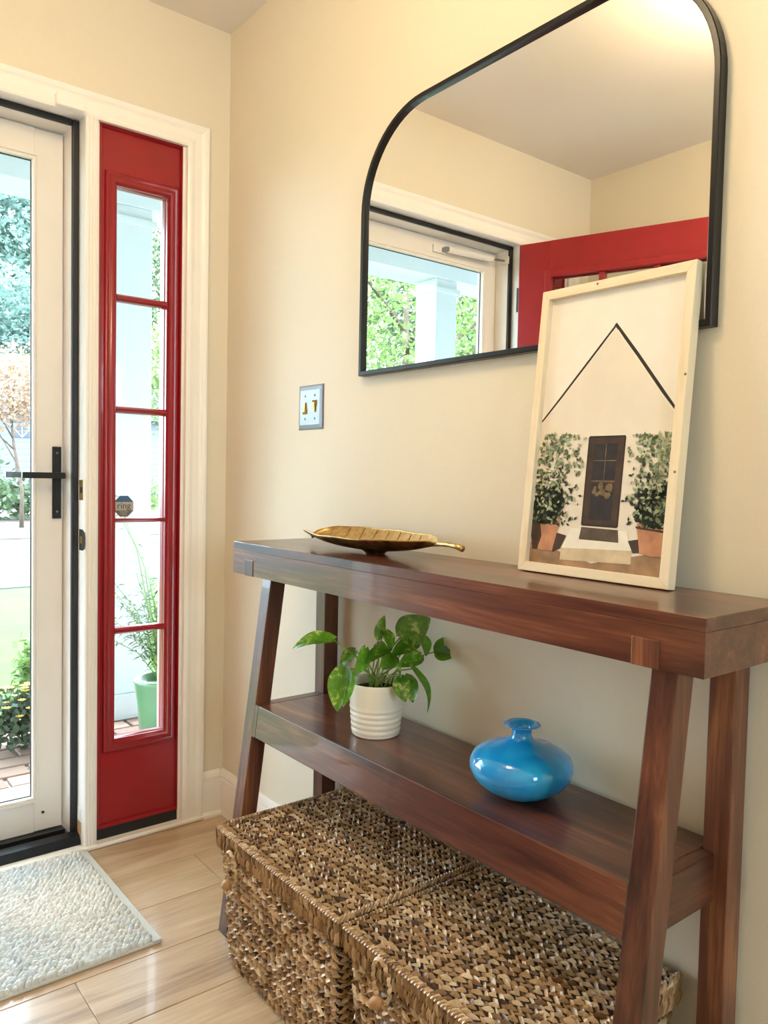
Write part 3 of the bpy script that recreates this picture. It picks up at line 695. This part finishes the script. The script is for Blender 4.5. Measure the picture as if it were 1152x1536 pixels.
MB().lathe([(.02, 0), (.022, .003), (.03, .008)], (-.128, -.94, TZ), 20, True, True).build('foot', 'gold_dark', gd)

# ------------------------------------------------------------------ blue vase
vs_ = tag(empty('blue_vase', (-.127, -1.361, SZT)), 'squat glossy blue glass vase with narrow flared neck', 'vase')
prof = [(.03, 0), (.037, .001), (.046, .0045), (.062, .013), (.076, .024), (.0855, .037), (.0895, .049), (.0885, .06), (.083, .070), (.073, .0785), (.058, .0855), (.042, .0905), (.029, .0945), (.0205, .0985), (.0172, .104), (.0165, .111), (.0185, .117), (.0245, .1205), (.0305, .1225), (.0318, .1240), (.0305, .1252), (.024, .1235), (.0165, .119), (.0135, .111), (.0135, .1)]
MB().lathe(prof, (-.127, -1.361, SZT), 48, True, True).build('body', 'blue_glass', vs_, smooth=True)

# ------------------------------------------------------------------ pothos
PX, PY = -.131, -.957
pt = tag(empty('potted_pothos', (PX, PY, SZT)), 'green variegated pothos in a ribbed cream ceramic pot', 'potted plant')
pr = [(.048, 0), (.0505, .0015), (.0515, .004)]
z = .006
for i in range(5):
    r0 = .0515+.0085*z/.112
    pr += [(r0-.0012, z), (r0+.0008, z+.003), (r0+.0012, z+.006), (r0+.0004, z+.0095)]; z += .0118
pr += [(.0515+.0085*z/.112, z+.002), (.0592, .100), (.0602, .1115), (.0596, .113), (.0578, .1125), (.0565, .1), (.055, .09)]
pot = MB().lathe(pr, (PX, PY, SZT), 48, True, False).build('pot', 'ceramic', pt, smooth=True)
MB().lathe([(.0555, .093), (.03, .0945), (.001, .0955)], (PX, PY, SZT), 24, False, True).build('soil', 'soil', pt)
PC = Vector((PX, PY, SZT+.1))
DPT = (PC-CAM).dot(FW)
def img(cx, cy, dd=0.0):   # position in the plane of the plant, from its picture, pushed dd towards the wall
    px, py = 420+cx*.2431, 900+cy*.2431
    t_ = (DPT+dd)/1.0; return CAM+(FW+RI*((px-576)/1179.193)-UP*((py-768)/1179.193))*t_
def leaf(P, Q, width, nrm, fold=.25, curl=.12, twist=0.0):
    P, Q = Vector(P), Vector(Q); X = Q-P; L = X.length; X.normalize(); nn = Vector(nrm); nn = (nn-X*nn.dot(X)).normalized(); Y_ = nn.cross(X)
    rows = []
    for i in range(13):
        t_ = i/12; hw = width/2*(1.25*(math.sin(PI*min(1, t_**.62))**.75)) if 0 < t_ < 1 else 0.0
        if i == 0: hw = width*.12
        c = P+X*(t_*L)+nn*(curl*L*math.sin(PI*t_))
        back = -.10*L*max(0, 1-t_*5)
        rows.append([c+Y_*(hw*s_)+nn*(fold*hw*abs(s_)**1.5)+X*(back*abs(s_)) for s_ in (-1, -.66, -.33, 0, .33, .66, 1)])
    MB().grid(rows).build('leaf', 'pothos', pt, smooth=True)
def stemto(cx, cy, dd, bx=0, by=0, r=.0016):
    e = img(cx, cy, dd); b0 = PC+Vector((bx, by, -.004)); m_ = (b0+e)/2+Vector((0, 0, .018))
    MB().tube([b0, b0*.6+m_*.4+Vector((0, 0, .006)), m_, m_*.4+e*.6, e], [r*1.3, r*1.2, r, r, r*.8], 6).build('stem', 'stem_green', pt, smooth=True)
    return e
V = -FW  # towards the viewer
LV = [  # base, base depth, tip, tip depth, width, normal, fold, curl
 ((330, 245), -.02, (74, 306), -.03, .043, V*.5+UP*.9-RI*.3, .2, .14),
 ((400, 420), -.055, (352, 690), -.075, .05, V*.9-RI*.5+UP*.2, .25, .06),
 ((440, 455), -.06, (388, 662), -.085, .022, V*.7+RI*.7, .2, .05),
 ((465, 312), .0, (370, 405), .01, .028, V*.6+UP*.5, .2, .1),
 ((525, 298), -.045, (448, 470), -.08, .034, V*.6+RI*.7+UP*.2, .35, .08),
 ((608, 235), .0, (646, 92), .005, .022, V*.9-RI*.3, .35, .05),
 ((635, 188), .01, (685, 320), -.01, .03, V*.7+RI*.6, .3, .12),
 ((650, 290), .02, (575, 285), .025, .022, V+UP*.2, .2, .05),
 ((668, 300), -.03, (518, 402), -.07, .032, V*.5+UP*.9, .25, .08),
 ((745, 228), .01, (930, 110), -.01, .062, V*.95+UP*.25, .12, .05),
 ((770, 215), .02, (880, 265), .0, .03, V*.8+UP*.5, .2, .05),
 ((878, 225), .03, (900, 350), .02, .028, V*.7+RI*.6, .3, .1),
 ((842, 262), .0, (685, 350), -.045, .036, V*.7+UP*.75, .25, .05),
 ((868, 342), .01, (728, 412), -.02, .034, V*.85+UP*.5, .2, .05),
 ((705, 345), -.03, (630, 430), -.05, .036, V*.9-RI*.3, .2, .05),
 ((688, 345), -.04, (742, 482), -.07, .018, V*.6+RI*.8, .3, .06),
 ((962, 318), .02, (1045, 225), .035, .03, V*.9-UP*.2, .2, .05),
 ((962, 318), .015, (1073, 352), .01, .03, V*.9+UP*.3, .25, .05),
 ((748, 478), -.06, (776, 632), -.09, .034, V*.9-RI*.2, .25, .08),
 ((770, 470), -.045, (822, 638), -.06, .036, V*.8+RI*.5, .25, .08),
 ((812, 425), -.01, (908, 702), -.015, .03, V*.4+RI*.9+UP*.3, .3, .16),
]
skip_stem = {2, 10, 17, 15}
for i, (b0, d0, t0_, d1, wd, nn, fo, cu) in enumerate(LV):
    P = img(b0[0], b0[1], d0); Q = img(t0_[0], t0_[1], d1); leaf(P, Q, wd*.9, nn, fo, cu)
    if i not in skip_stem: stemto(b0[0], b0[1], d0, random.uniform(-.02, .02), random.uniform(-.022, .022))

# ------------------------------------------------------------------ seagrass baskets
rb = random.Random(11)
def strand(mb, c, u, nrm, L, wd, h, tint):
    s_ = nrm.cross(u); vs = []
    for t_, k, hh in ((-.5, .25, -.4), (-.22, .8, .5), (.08, 1, 1), (.32, .7, .55), (.5, .1, -.5)):
        p = c+u*(L*t_)
        vs += [p-s_*(wd*.5*k)-nrm*(h*.35), p+nrm*(h*hh), p+s_*(wd*.5*k)-nrm*(h*.35)]
    fs = []
    for i in range(4):
        fs += [(i*3, i*3+1, i*3+4, i*3+3), (i*3+1, i*3+2, i*3+5, i*3+4)]
    mb.add(vs, fs, tint)
def wrow(parent, o, u, v, nrm, length, pu, pv, name='woven_row', ang=27):
    mb = MB(); n = max(1, int(length/pu)); ca, sa = math.cos(math.radians(ang)), math.sin(math.radians(ang))
    for i in range(n):
        for sg in (-1, 1):
            c = o+u*((i+.5+(.25 if sg > 0 else 0))*length/n+rb.uniform(-.1, .1)*pu)+v*(sg*.23*pv+rb.uniform(-.06, .06)*pv)
            a = math.radians(ang+rb.uniform(-10, 10)); d = u*math.cos(a)+v*(sg*math.sin(a))
            tint = min(1, max(0, rb.gauss(.5, .22)))
            n2 = (nrm+u*rb.uniform(-.25, .25)+v*rb.uniform(-.25, .25)).normalized()
            strand(mb, c+nrm*rb.uniform(-.001, .0015), d, n2, pu*1.5*rb.uniform(.85, 1.2), pv*.5*rb.uniform(.75, 1.15), .0062*rb.uniform(.8, 1.3), tint)
    return mb.build(name, 'seagrass', parent)
def vfringe(mb, o, u, length, h, nrm):
    n = int(length/.0058); up = Vector((0, 0, 1))
    for i in range(n):
        for j in range(2):
            c = o+u*((i+.5*j+.25)*length/n+rb.uniform(-.0008, .0008))+up*(-h*(.27+.46*j)+rb.uniform(-.002, .002))
            d = (up+u*rb.uniform(-.12, .22)).normalized()
            strand(mb, c, d, nrm, h*.66, .0056, .0034, min(1, max(0, rb.gauss(.42, .2))))
def rope(mb, o, u, length, nrm, out, r=.006):
    n = int(length/.0075); v = nrm.cross(u)
    for i in range(n):
        c = o+u*((i+.5)*length/n)
        for k in range(3):
            a = -.9+k*.9; nn = (nrm*math.cos(a)+v*math.sin(a)).normalized(); s_ = nn.cross(u)
            d = (u*.72+s_*.7*(1 if k >= 0 else -1)).normalized()
            strand(mb, c+nn*r*.7, d, nn, .014, .0075, .0035, min(1, max(0, rb.gauss(.55, .2))))
X_, Y_, Z_ = Vector((1, 0, 0)), Vector((0, 1, 0)), Vector((0, 0, 1))
def basket(y0, y1, label, kn):
    x0, x1, zt, lid = -.375, -.0155, .314, .047
    bk = tag(empty('woven_basket', ((x0+x1)/2, (y0+y1)/2, 0)), label, 'basket', 'seagrass baskets under the console')
    ins = .011
    a_, c_ = ins+.004, ins+.017
    MB().hexa([Vector((x0+c_, y1+c_+.005, .002)), Vector((x1-c_, y1+c_+.005, .002)), Vector((x1-c_, y0-c_-.005, .002)), Vector((x0+c_, y0-c_-.005, .002)),
               Vector((x0+a_, y1+a_, zt-lid+.002)), Vector((x1-a_, y1+a_, zt-lid+.002)), Vector((x1-a_, y0-a_, zt-lid+.002)), Vector((x0+a_, y0-a_, zt-lid+.002))]).build('body', 'basket_core', bk, bevel=.008, seg=2)
    lo = B(x0+.005, x1-.005, y1+.005, y0-.005, zt-lid, zt-.0055).build('lid', 'basket_core', bk, bevel=.006)
    Lx, Ly = x1-x0, y0-y1; pv = .0152
    # top rows, parallel to the front edge
    nr = round((Lx-.014)/pv); p = (Lx-.014)/nr
    for r in range(nr):
        wrow(lo, Vector((x0+.007+(r+.5)*p, y0-.004, zt-.0055)), -Y_, X_, Z_, Ly-.008, .0172, p)
    # lid sides
    for o, u, L, nrm in ((Vector((x0+.004, y0-.003, zt-.006)), -Y_, Ly-.006, -X_), (Vector((x0+.004, y1+.004, zt-.006)), X_, Lx-.008, -Y_), (Vector((x1-.004, y0-.004, zt-.006)), -X_, Lx-.008, Y_)):
        mb = MB(); vfringe(mb, o, u, L, lid-.004, nrm); mb.build('lid_skirt', 'seagrass', lo)
        mb = MB(); rope(mb, o+Vector((0, 0, .001))-nrm*.002, u, L, (nrm+Z_*.8).normalized(), nrm); mb.build('lid_edge_braid', 'seagrass', lo)
    # body rows
    zb = zt-lid-.004; nb = round((zb-.004)/.0162); p = (zb-.004)/nb
    for r in range(nb):
        zc = zb-(r+.5)*p; tp = (r+.5)/nb; dx = ins+.0015+.012*tp+(.004 if r == nb-1 else 0); dy = dx+.006*tp
        wrow(bk, Vector((x0+dx, y0-dy-.003, zc)), -Y_, Z_, -X_, Ly-2*dy-.006, .0185, p)
        wrow(bk, Vector((x0+dx+.004, y1+dy, zc)), X_, Z_, -Y_, Lx-2*dx-.008, .0185, p)
        wrow(bk, Vector((x1-dx-.004, y0-dy, zc)), -X_, Z_, Y_, Lx-2*dx-.008, .0185, p)
    # closing loop and wooden bead
    yk, zk = kn; xk = x0-.002
    mb = MB(); ns = 26
    for i in range(ns):
        a = PI*2*i/ns; c = Vector((xk-.003-.003*math.cos(a), yk+.021*math.sin(a), zk+.033-.036*math.cos(a)*-1 if False else zk+.032+.036*math.cos(a)))
        d = Vector((0, .021*math.cos(a), -.036*math.sin(a))).normalized(); d = (d+X_*.3*(1 if i % 2 else -1)).normalized()
        strand(mb, c, d, -X_, .016, .0085, .0045, min(1, max(0, rb.gauss(.6, .15))))
    mb.build('closing_loop', 'seagrass', bk)
    mb = MB(); pts = [(.001, -.0145), (.005, -.0135), (.0088, -.009), (.0105, -.003), (.0105, .004), (.0085, .0095), (.005, .0135), (.001, .0145)]
    m4 = Matrix.Translation((xk-.013, yk, zk)) @ Matrix.Rotation(math.radians(55), 4, 'X')
    mb.lathe([(r, zz) for r, zz in pts], (0, 0, 0), 16, True, True); mb.v = [tuple(m4 @ Vector(q)) for q in mb.v]; mb.build('bead', 'bead_wood', bk, smooth=True)
basket(-.698, -1.169, 'lidded seagrass basket at the sidelight end under the console', (-.784, .2175))
basket(-1.180, -1.616, 'lidded seagrass basket under the blue vase end of the console', (-1.30, .2445))

# ------------------------------------------------------------------ rug
rug = tag(empty('woven_rug', (-.9, -.28, 0)), 'chunky off white and pale blue wool mat by the door', 'rug')
GX_1, GX_0, GY1, GY0 = -.438, -1.30, -.028, -.562
B(GX_0, GX_1, GY0, GY1, .0, .007).build('backing', 'rug_backing', rug, bevel=.003)
rr_ = random.Random(5); mb = MB()
from mathutils import noise as mnoise
nx = int((GX_1-.022-GX_0)/.0135); ny = int((GY1-GY0)/.0108)
for j in range(ny):
    for i in range(nx):
        c = Vector((GX_0+(i+.5+.5*(j % 2))*.0135+rr_.uniform(-.0025, .0025), GY0+.004+(j+.5)*.0108+rr_.uniform(-.002, .002), .006))
        if c.x > GX_1-.02: continue
        a = .5+.5*math.sin(c.x*9+c.y*5)+rr_.uniform(-.5, .5); ca, sa = math.cos(a), math.sin(a)
        rx, ry, h = .008*rr_.uniform(.85, 1.25), .0058*rr_.uniform(.85, 1.25), .0125*rr_.uniform(.7, 1.3)
        tn = .62+.5*mnoise.noise(Vector((c.x*5, c.y*5, 1.3)))+rr_.uniform(-.12, .12)
        vs = []
        for q, (kr, kz) in enumerate(((1, 0), (.92, .45), (.6, .85))):
            for t_ in range(8):
                th_ = 2*PI*t_/8; lx, ly = rx*kr*math.cos(th_), ry*kr*math.sin(th_); vs.append((c.x+lx*ca-ly*sa, c.y+lx*sa+ly*ca, c.z+h*kz))
        vs.append((c.x, c.y, c.z+h))
        fs = [(q*8+t_, q*8+(t_+1) % 8, q*8+8+(t_+1) % 8, q*8+8+t_) for q in range(2) for t_ in range(8)] + [(16+t_, 16+(t_+1) % 8, 24) for t_ in range(8)]
        mb.add(vs, fs, min(1, max(0, tn)))
mb.build('wool_loops', 'wool', rug, smooth=True, kind='stuff')
B(GX_1-.021, GX_1+.001, GY0, GY1, .006, .0105).build('edge_binding', 'rug_backing', rug, bevel=.003)

# ------------------------------------------------------------------ outdoors
tag(B(0.12, 6, .0, .17, -.5, 2.6).build('wall_house', 'exterior_wall'), 'white outside house wall right of the front door', 'wall', kind='structure')
tag(B(-8, LX-.12, .0, .17, -.5, 2.6).build('wall_house', 'exterior_wall'), 'white outside house wall left of the front door', 'wall', kind='structure')
gr = tag(B(-70, 70, 1.95, 90, -.7, -.5).build('ground', 'lawn'), 'bright green front lawn beyond the porch', 'lawn', kind='structure')
tag(B(-40, 70, 8.9, 16.5, -.5, -.485).build('driveway', 'driveway'), 'pale grey driveway crossing behind the lawn', 'driveway', kind='structure')
tag(B(-40, 70, 16.5, 60, -.5, -.47).build('leaf_litter', 'litter'), 'leaf strewn verge beyond the driveway', 'ground', kind='structure')
pf = tag(B(-6, 5, .17, 1.82, -.5, -.135).build('porch_floor', 'mortar', origin=(0, 0, -.5)), 'brick paved porch floor outside the door', 'porch floor', kind='structure')
B(-6, 5, .17, .90, -.135, -.118).build('door_slab', 'stone', pf)
pm = None
for j in range(8):
    for i in range(15):
        if pm is None:
            pm = MB().box(0, .198, 0, .098, -.136, -.12).build('paver', 'paver', parent=pf, bevel=.003, seg=1); o = pm; pz = .5
        else: o = pm.copy(); COL.objects.link(o); o.parent = pf
        o.location = (-1.9+i*.213+(.1065 if j % 2 else 0), .915+j*.112, 0)
tag(B(-6, 5, .17, 1.9, 2.5, 2.62).build('porch_ceiling', 'porch_ceiling'), 'pale blue porch ceiling above the door', 'porch ceiling', kind='structure')
tag(B(-6, 5, 1.48, 1.74, 2.355, 2.5).build('porch_beam', 'column_paint'), 'white beam along the porch front', 'beam', kind='structure')
def column(xa, xb, label):
    c = tag(empty('porch_column', ((xa+xb)/2, 1.6, -.135)), label, 'column', 'porch columns')
    B(xa, xb, 1.5, 1.695, .0, 2.355).build('shaft', 'column_paint', c, bevel=.004); B(xa-.02, xb+.02, 1.48, 1.715, -.12, .0).build('plinth', 'column_paint', c); B(xa-.015, xb+.015, 1.485, 1.71, 2.27, 2.3).build('necking', 'column_paint', c)
column(.17, .362, 'square white porch column seen through the red sidelight'); column(-2.43, -2.25, 'square white porch column seen in the mirror')

rt = random.Random(21)
def leaves(name, mat, c, rad, n, size, parent, shell=.45, kind='stuff'):
    mb = MB(); c = Vector(c)
    for _ in range(n):
        d = Vector((rt.gauss(0, 1), rt.gauss(0, 1), rt.gauss(0, 1))).normalized(); q = (shell+(1-shell)*rt.random())
        bumpy = 1+.22*math.sin(d.x*7+c.x)*math.sin(d.y*6)*math.sin(d.z*8+c.y)
        p = c+Vector((d.x*rad[0], d.y*rad[1], d.z*rad[2]))*q*bumpy
        u = Vector((rt.gauss(0, 1), rt.gauss(0, 1), rt.gauss(0, .7))).normalized(); n_ = Vector((rt.gauss(0, 1), rt.gauss(0, 1), rt.gauss(.6, 1))).normalized()
        s_ = n_.cross(u).normalized(); L = size*rt.uniform(.7, 1.4)
        mb.add([p-u*L*.5, p+s_*L*.3, p+u*L*.5, p-s_*L*.3], [(0, 1, 2, 3)])
    return mb.build(name, mat, parent, kind=kind)
def tree(loc, h, r, mat, label, n=2600, size=.3, trunk=.16, lean=(0, 0), group=None, zmul=.75, nb=7):
    x, y_, zg = loc
    t = tag(empty('garden_tree', loc), label, 'tree', group)
    top = Vector((x+lean[0], y_+lean[1], zg+h*.72)); b0 = Vector(loc)
    MB().tube([b0, b0.lerp(top, .3)+Vector((.1, 0, 0)), b0.lerp(top, .65), top], [trunk, trunk*.8, trunk*.6, trunk*.3], 8).build('trunk', 'bark', t, smooth=True)
    for k in range(nb):
        a = 2*PI*k/nb+rt.random(); q = b0.lerp(top, .35+.6*k/nb); e = q+Vector((math.cos(a)*r*.75, math.sin(a)*r*.75, r*.45))
        MB().tube([q, q.lerp(e, .5)+Vector((0, 0, .1*r)), e], [trunk*.4, trunk*.25, trunk*.1], 6).build('branch', 'bark', t, smooth=True)
    leaves('foliage', mat, top+Vector((0, 0, h*.06)), (r, r, r*zmul), n, size, t, .35)
    return t
G = -.47
tree((15.5, 68, G), 29, 9.5, 'foliage_cool', 'tall blue green tree far behind the house', 20000, .5, .35, zmul=1.0)
tree((10.3, 48, G), 11.5, 4.7, 'foliage_cool', 'mid height blue green tree just behind the far house roof', 12000, .32, .25, zmul=1.0)
tree((-7.0, 42, G), 15, 7.0, 'foliage_green', 'broad green tree left of the far house', 9000, .34, .3)
tree((4.3, 20.0, G), 4.7, 2.3, 'foliage_peach', 'small tree with pale peach leaves in front of the house', 6000, .11, .06, (-.3, 0), zmul=.5)
tree((19.8, 46, G), 17, 5.0, 'foliage_green', 'slender green tree seen through the upper sidelight panes', 9000, .26, .2, zmul=1.1)
tree((9.8, 21.0, G), 6.0, 2.4, 'foliage_lime', 'low lime green tree behind the porch column', 6000, .16, .1, zmul=.9)
tree((-6.6, 7.0, G), 6.0, 3.4, 'foliage_lime', 'leafy green tree with a leaning branch seen in the mirror', 26000, .075, .1, zmul=.95)
tree((-14, 14, G), 8, 4.5, 'foliage_green', 'large green tree left of the mirrored porch column', 12000, .2, .2)
tree((-22.5, 19.5, G), 7.6, 3.6, 'foliage_cool', 'small blue green tree right of the mirrored porch column', 9000, .16, .15)
br = None
def shrub(loc, rad, mat, label, n=900, size=.12, name='garden_shrub', cat='shrub', group=None):
    s_ = tag(empty(name, loc), label, cat, group)
    c = Vector(loc)+Vector((0, 0, rad[2]*.95))
    for k in range(5):
        a = 2*PI*k/5; MB().tube([Vector(loc), Vector(loc)+Vector((math.cos(a)*rad[0]*.4, math.sin(a)*rad[1]*.4, rad[2]*1.2))], [.02*rad[2]+.004, .004], 5).build('stem', 'bark', s_)
    leaves('foliage', mat, c, rad, n, size, s_, .3)
    return s_, c
shrub((5.2, 23.5, G), (1.6, .8, .75), 'foliage_green', 'low green shrub in front of the far house', 900, .2)
shrub((8.6, 24.0, G), (1.4, .8, .8), 'foliage_lime', 'lime shrub at the right foot of the far house', 900, .2)
shrub((3.6, 25.0, G), (1.6, .9, 1.4), 'foliage_dark', 'dark green clipped shrub against the siding', 1200, .2)
shrub((6.4, 13.0, -.485), (.9, .7, .55), 'foliage_cool', 'rounded blue green shrub beyond the drive by the sidelight view', 900, .12)
shrub((6.9, 14.9, -.485), (1.0, .8, .9), 'foliage_dark', 'dark shrub behind the rounded blue green one', 900, .14)
s_, c = shrub((.10, 2.45, -.5), (.17, .2, .36), 'foliage_lime', 'upright leafy green shrub at the porch edge', 900, .06)
s_, c = shrub((-.23, 1.34, -.12), (.26, .17, .14), 'foliage_dark', 'yellow flowering mum bush sitting on the porch bricks', 1500, .036, 'flowering_bush', 'flower bush')
for k in range(90):
    a = rt.uniform(0, 2*PI); q = rt.random()**.5; p = c+Vector((math.cos(a)*q*.24, math.sin(a)*q*.15, .14*math.sqrt(max(0, 1-q*q))+rt.uniform(-.01, .015)))
    mb = MB(); R_ = rt.uniform(.014, .022)
    for j in range(8):
        t0 = 2*PI*j/8; d = Vector((math.cos(t0), math.sin(t0), .35)); e = Vector((-math.sin(t0), math.cos(t0), 0)); mb.add([p, p+d*R_*.6+e*R_*.3, p+d*R_, p+d*R_*.6-e*R_*.3], [(0, 1, 2, 3)])
    mb.build('flower', 'petal_yellow', s_)
# tall green planter with willow-leaved plant
pl = tag(empty('porch_planter', (.17, .95, -.12)), 'tall green glazed planter with willow leaved plant behind sidelight', 'potted plant')
MB().lathe([(.085, 0), (.09, .005), (.105, .2), (.12, .3), (.124, .315), (.118, .32), (.11, .31), (.1, .28)], (.21, .98, -.12), 28, True, True).build('planter', 'planter_green', pl, smooth=True)
pc0 = Vector((.21, .98, .17)); rp = random.Random(9)
for k in range(64):
    a = rp.uniform(0, 2*PI); rr0 = rp.uniform(.06, .3); hh = rp.uniform(.18, .52)
    if k in (3, 4): a, rr0, hh = PI*(1.02+.06*(k-3)), .30-.06*(k-3), .95-.12*(k-3)
    e = pc0+Vector((math.cos(a)*rr0, math.sin(a)*rr0*.8, hh)); mid = pc0.lerp(e, .5)+Vector((-math.cos(a)*rr0*.1, 0, hh*.12))
    path = [pc0, mid, e]; st_ = MB().tube(path, [.003, .002, .001], 5).build('stalk', 'stem_green', pl)
    mb = MB()
    nl = 22 if k not in (3, 4) else 12
    for j in range(nl):
        t_ = .3+.7*j/nl; p = (pc0.lerp(mid, t_*2) if t_ < .5 else mid.lerp(e, t_*2-1)); an = rp.uniform(0, 2*PI); d = Vector((math.cos(an), math.sin(an), rp.uniform(-.2, .8))).normalized(); L = rp.uniform(.04, .08); s2 = d.cross(Vector((0, 0, 1))).normalized()*.0045
        mb.add([p, p+d*L*.5+s2, p+d*L-Vector((0, 0, L*.2)), p+d*L*.5-s2], [(0, 1, 2, 3)])
    mb.build('leaf_spray', 'foliage_green', st_)
# far house
hs = tag(empty('far_house', (6, 34, G)), 'pale blue sided house across the driveway', 'house')
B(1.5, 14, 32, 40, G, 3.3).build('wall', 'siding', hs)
MB().prism([Vector((1.0, 31.5, 3.3)), Vector((1.0, 40.5, 3.3)), Vector((1.0, 36, 6.2))], (13.5, 0, 0)).build('roof', 'roof_shingle', hs)
wn = MB().prism([Vector((7.25+.36*math.cos(PI*k/12), 31.95, 2.36+.42*math.sin(PI*k/12))) for k in range(13)], (0, .1, 0)).build('window', 'far_window', hs)
for k in (3, 6, 9): MB().tube([(7.25, 31.94, 2.36), (7.25+.36*math.cos(PI*k/12), 31.94, 2.36+.42*math.sin(PI*k/12))], .015, 4).build('glazing_bar', 'trim_white', wn)
B(4.5, 5.3, 31.95, 32, .9, 2.2).build('window', 'far_window', hs); B(10, 10.9, 31.95, 32, .9, 2.2).build('window', 'far_window', hs)
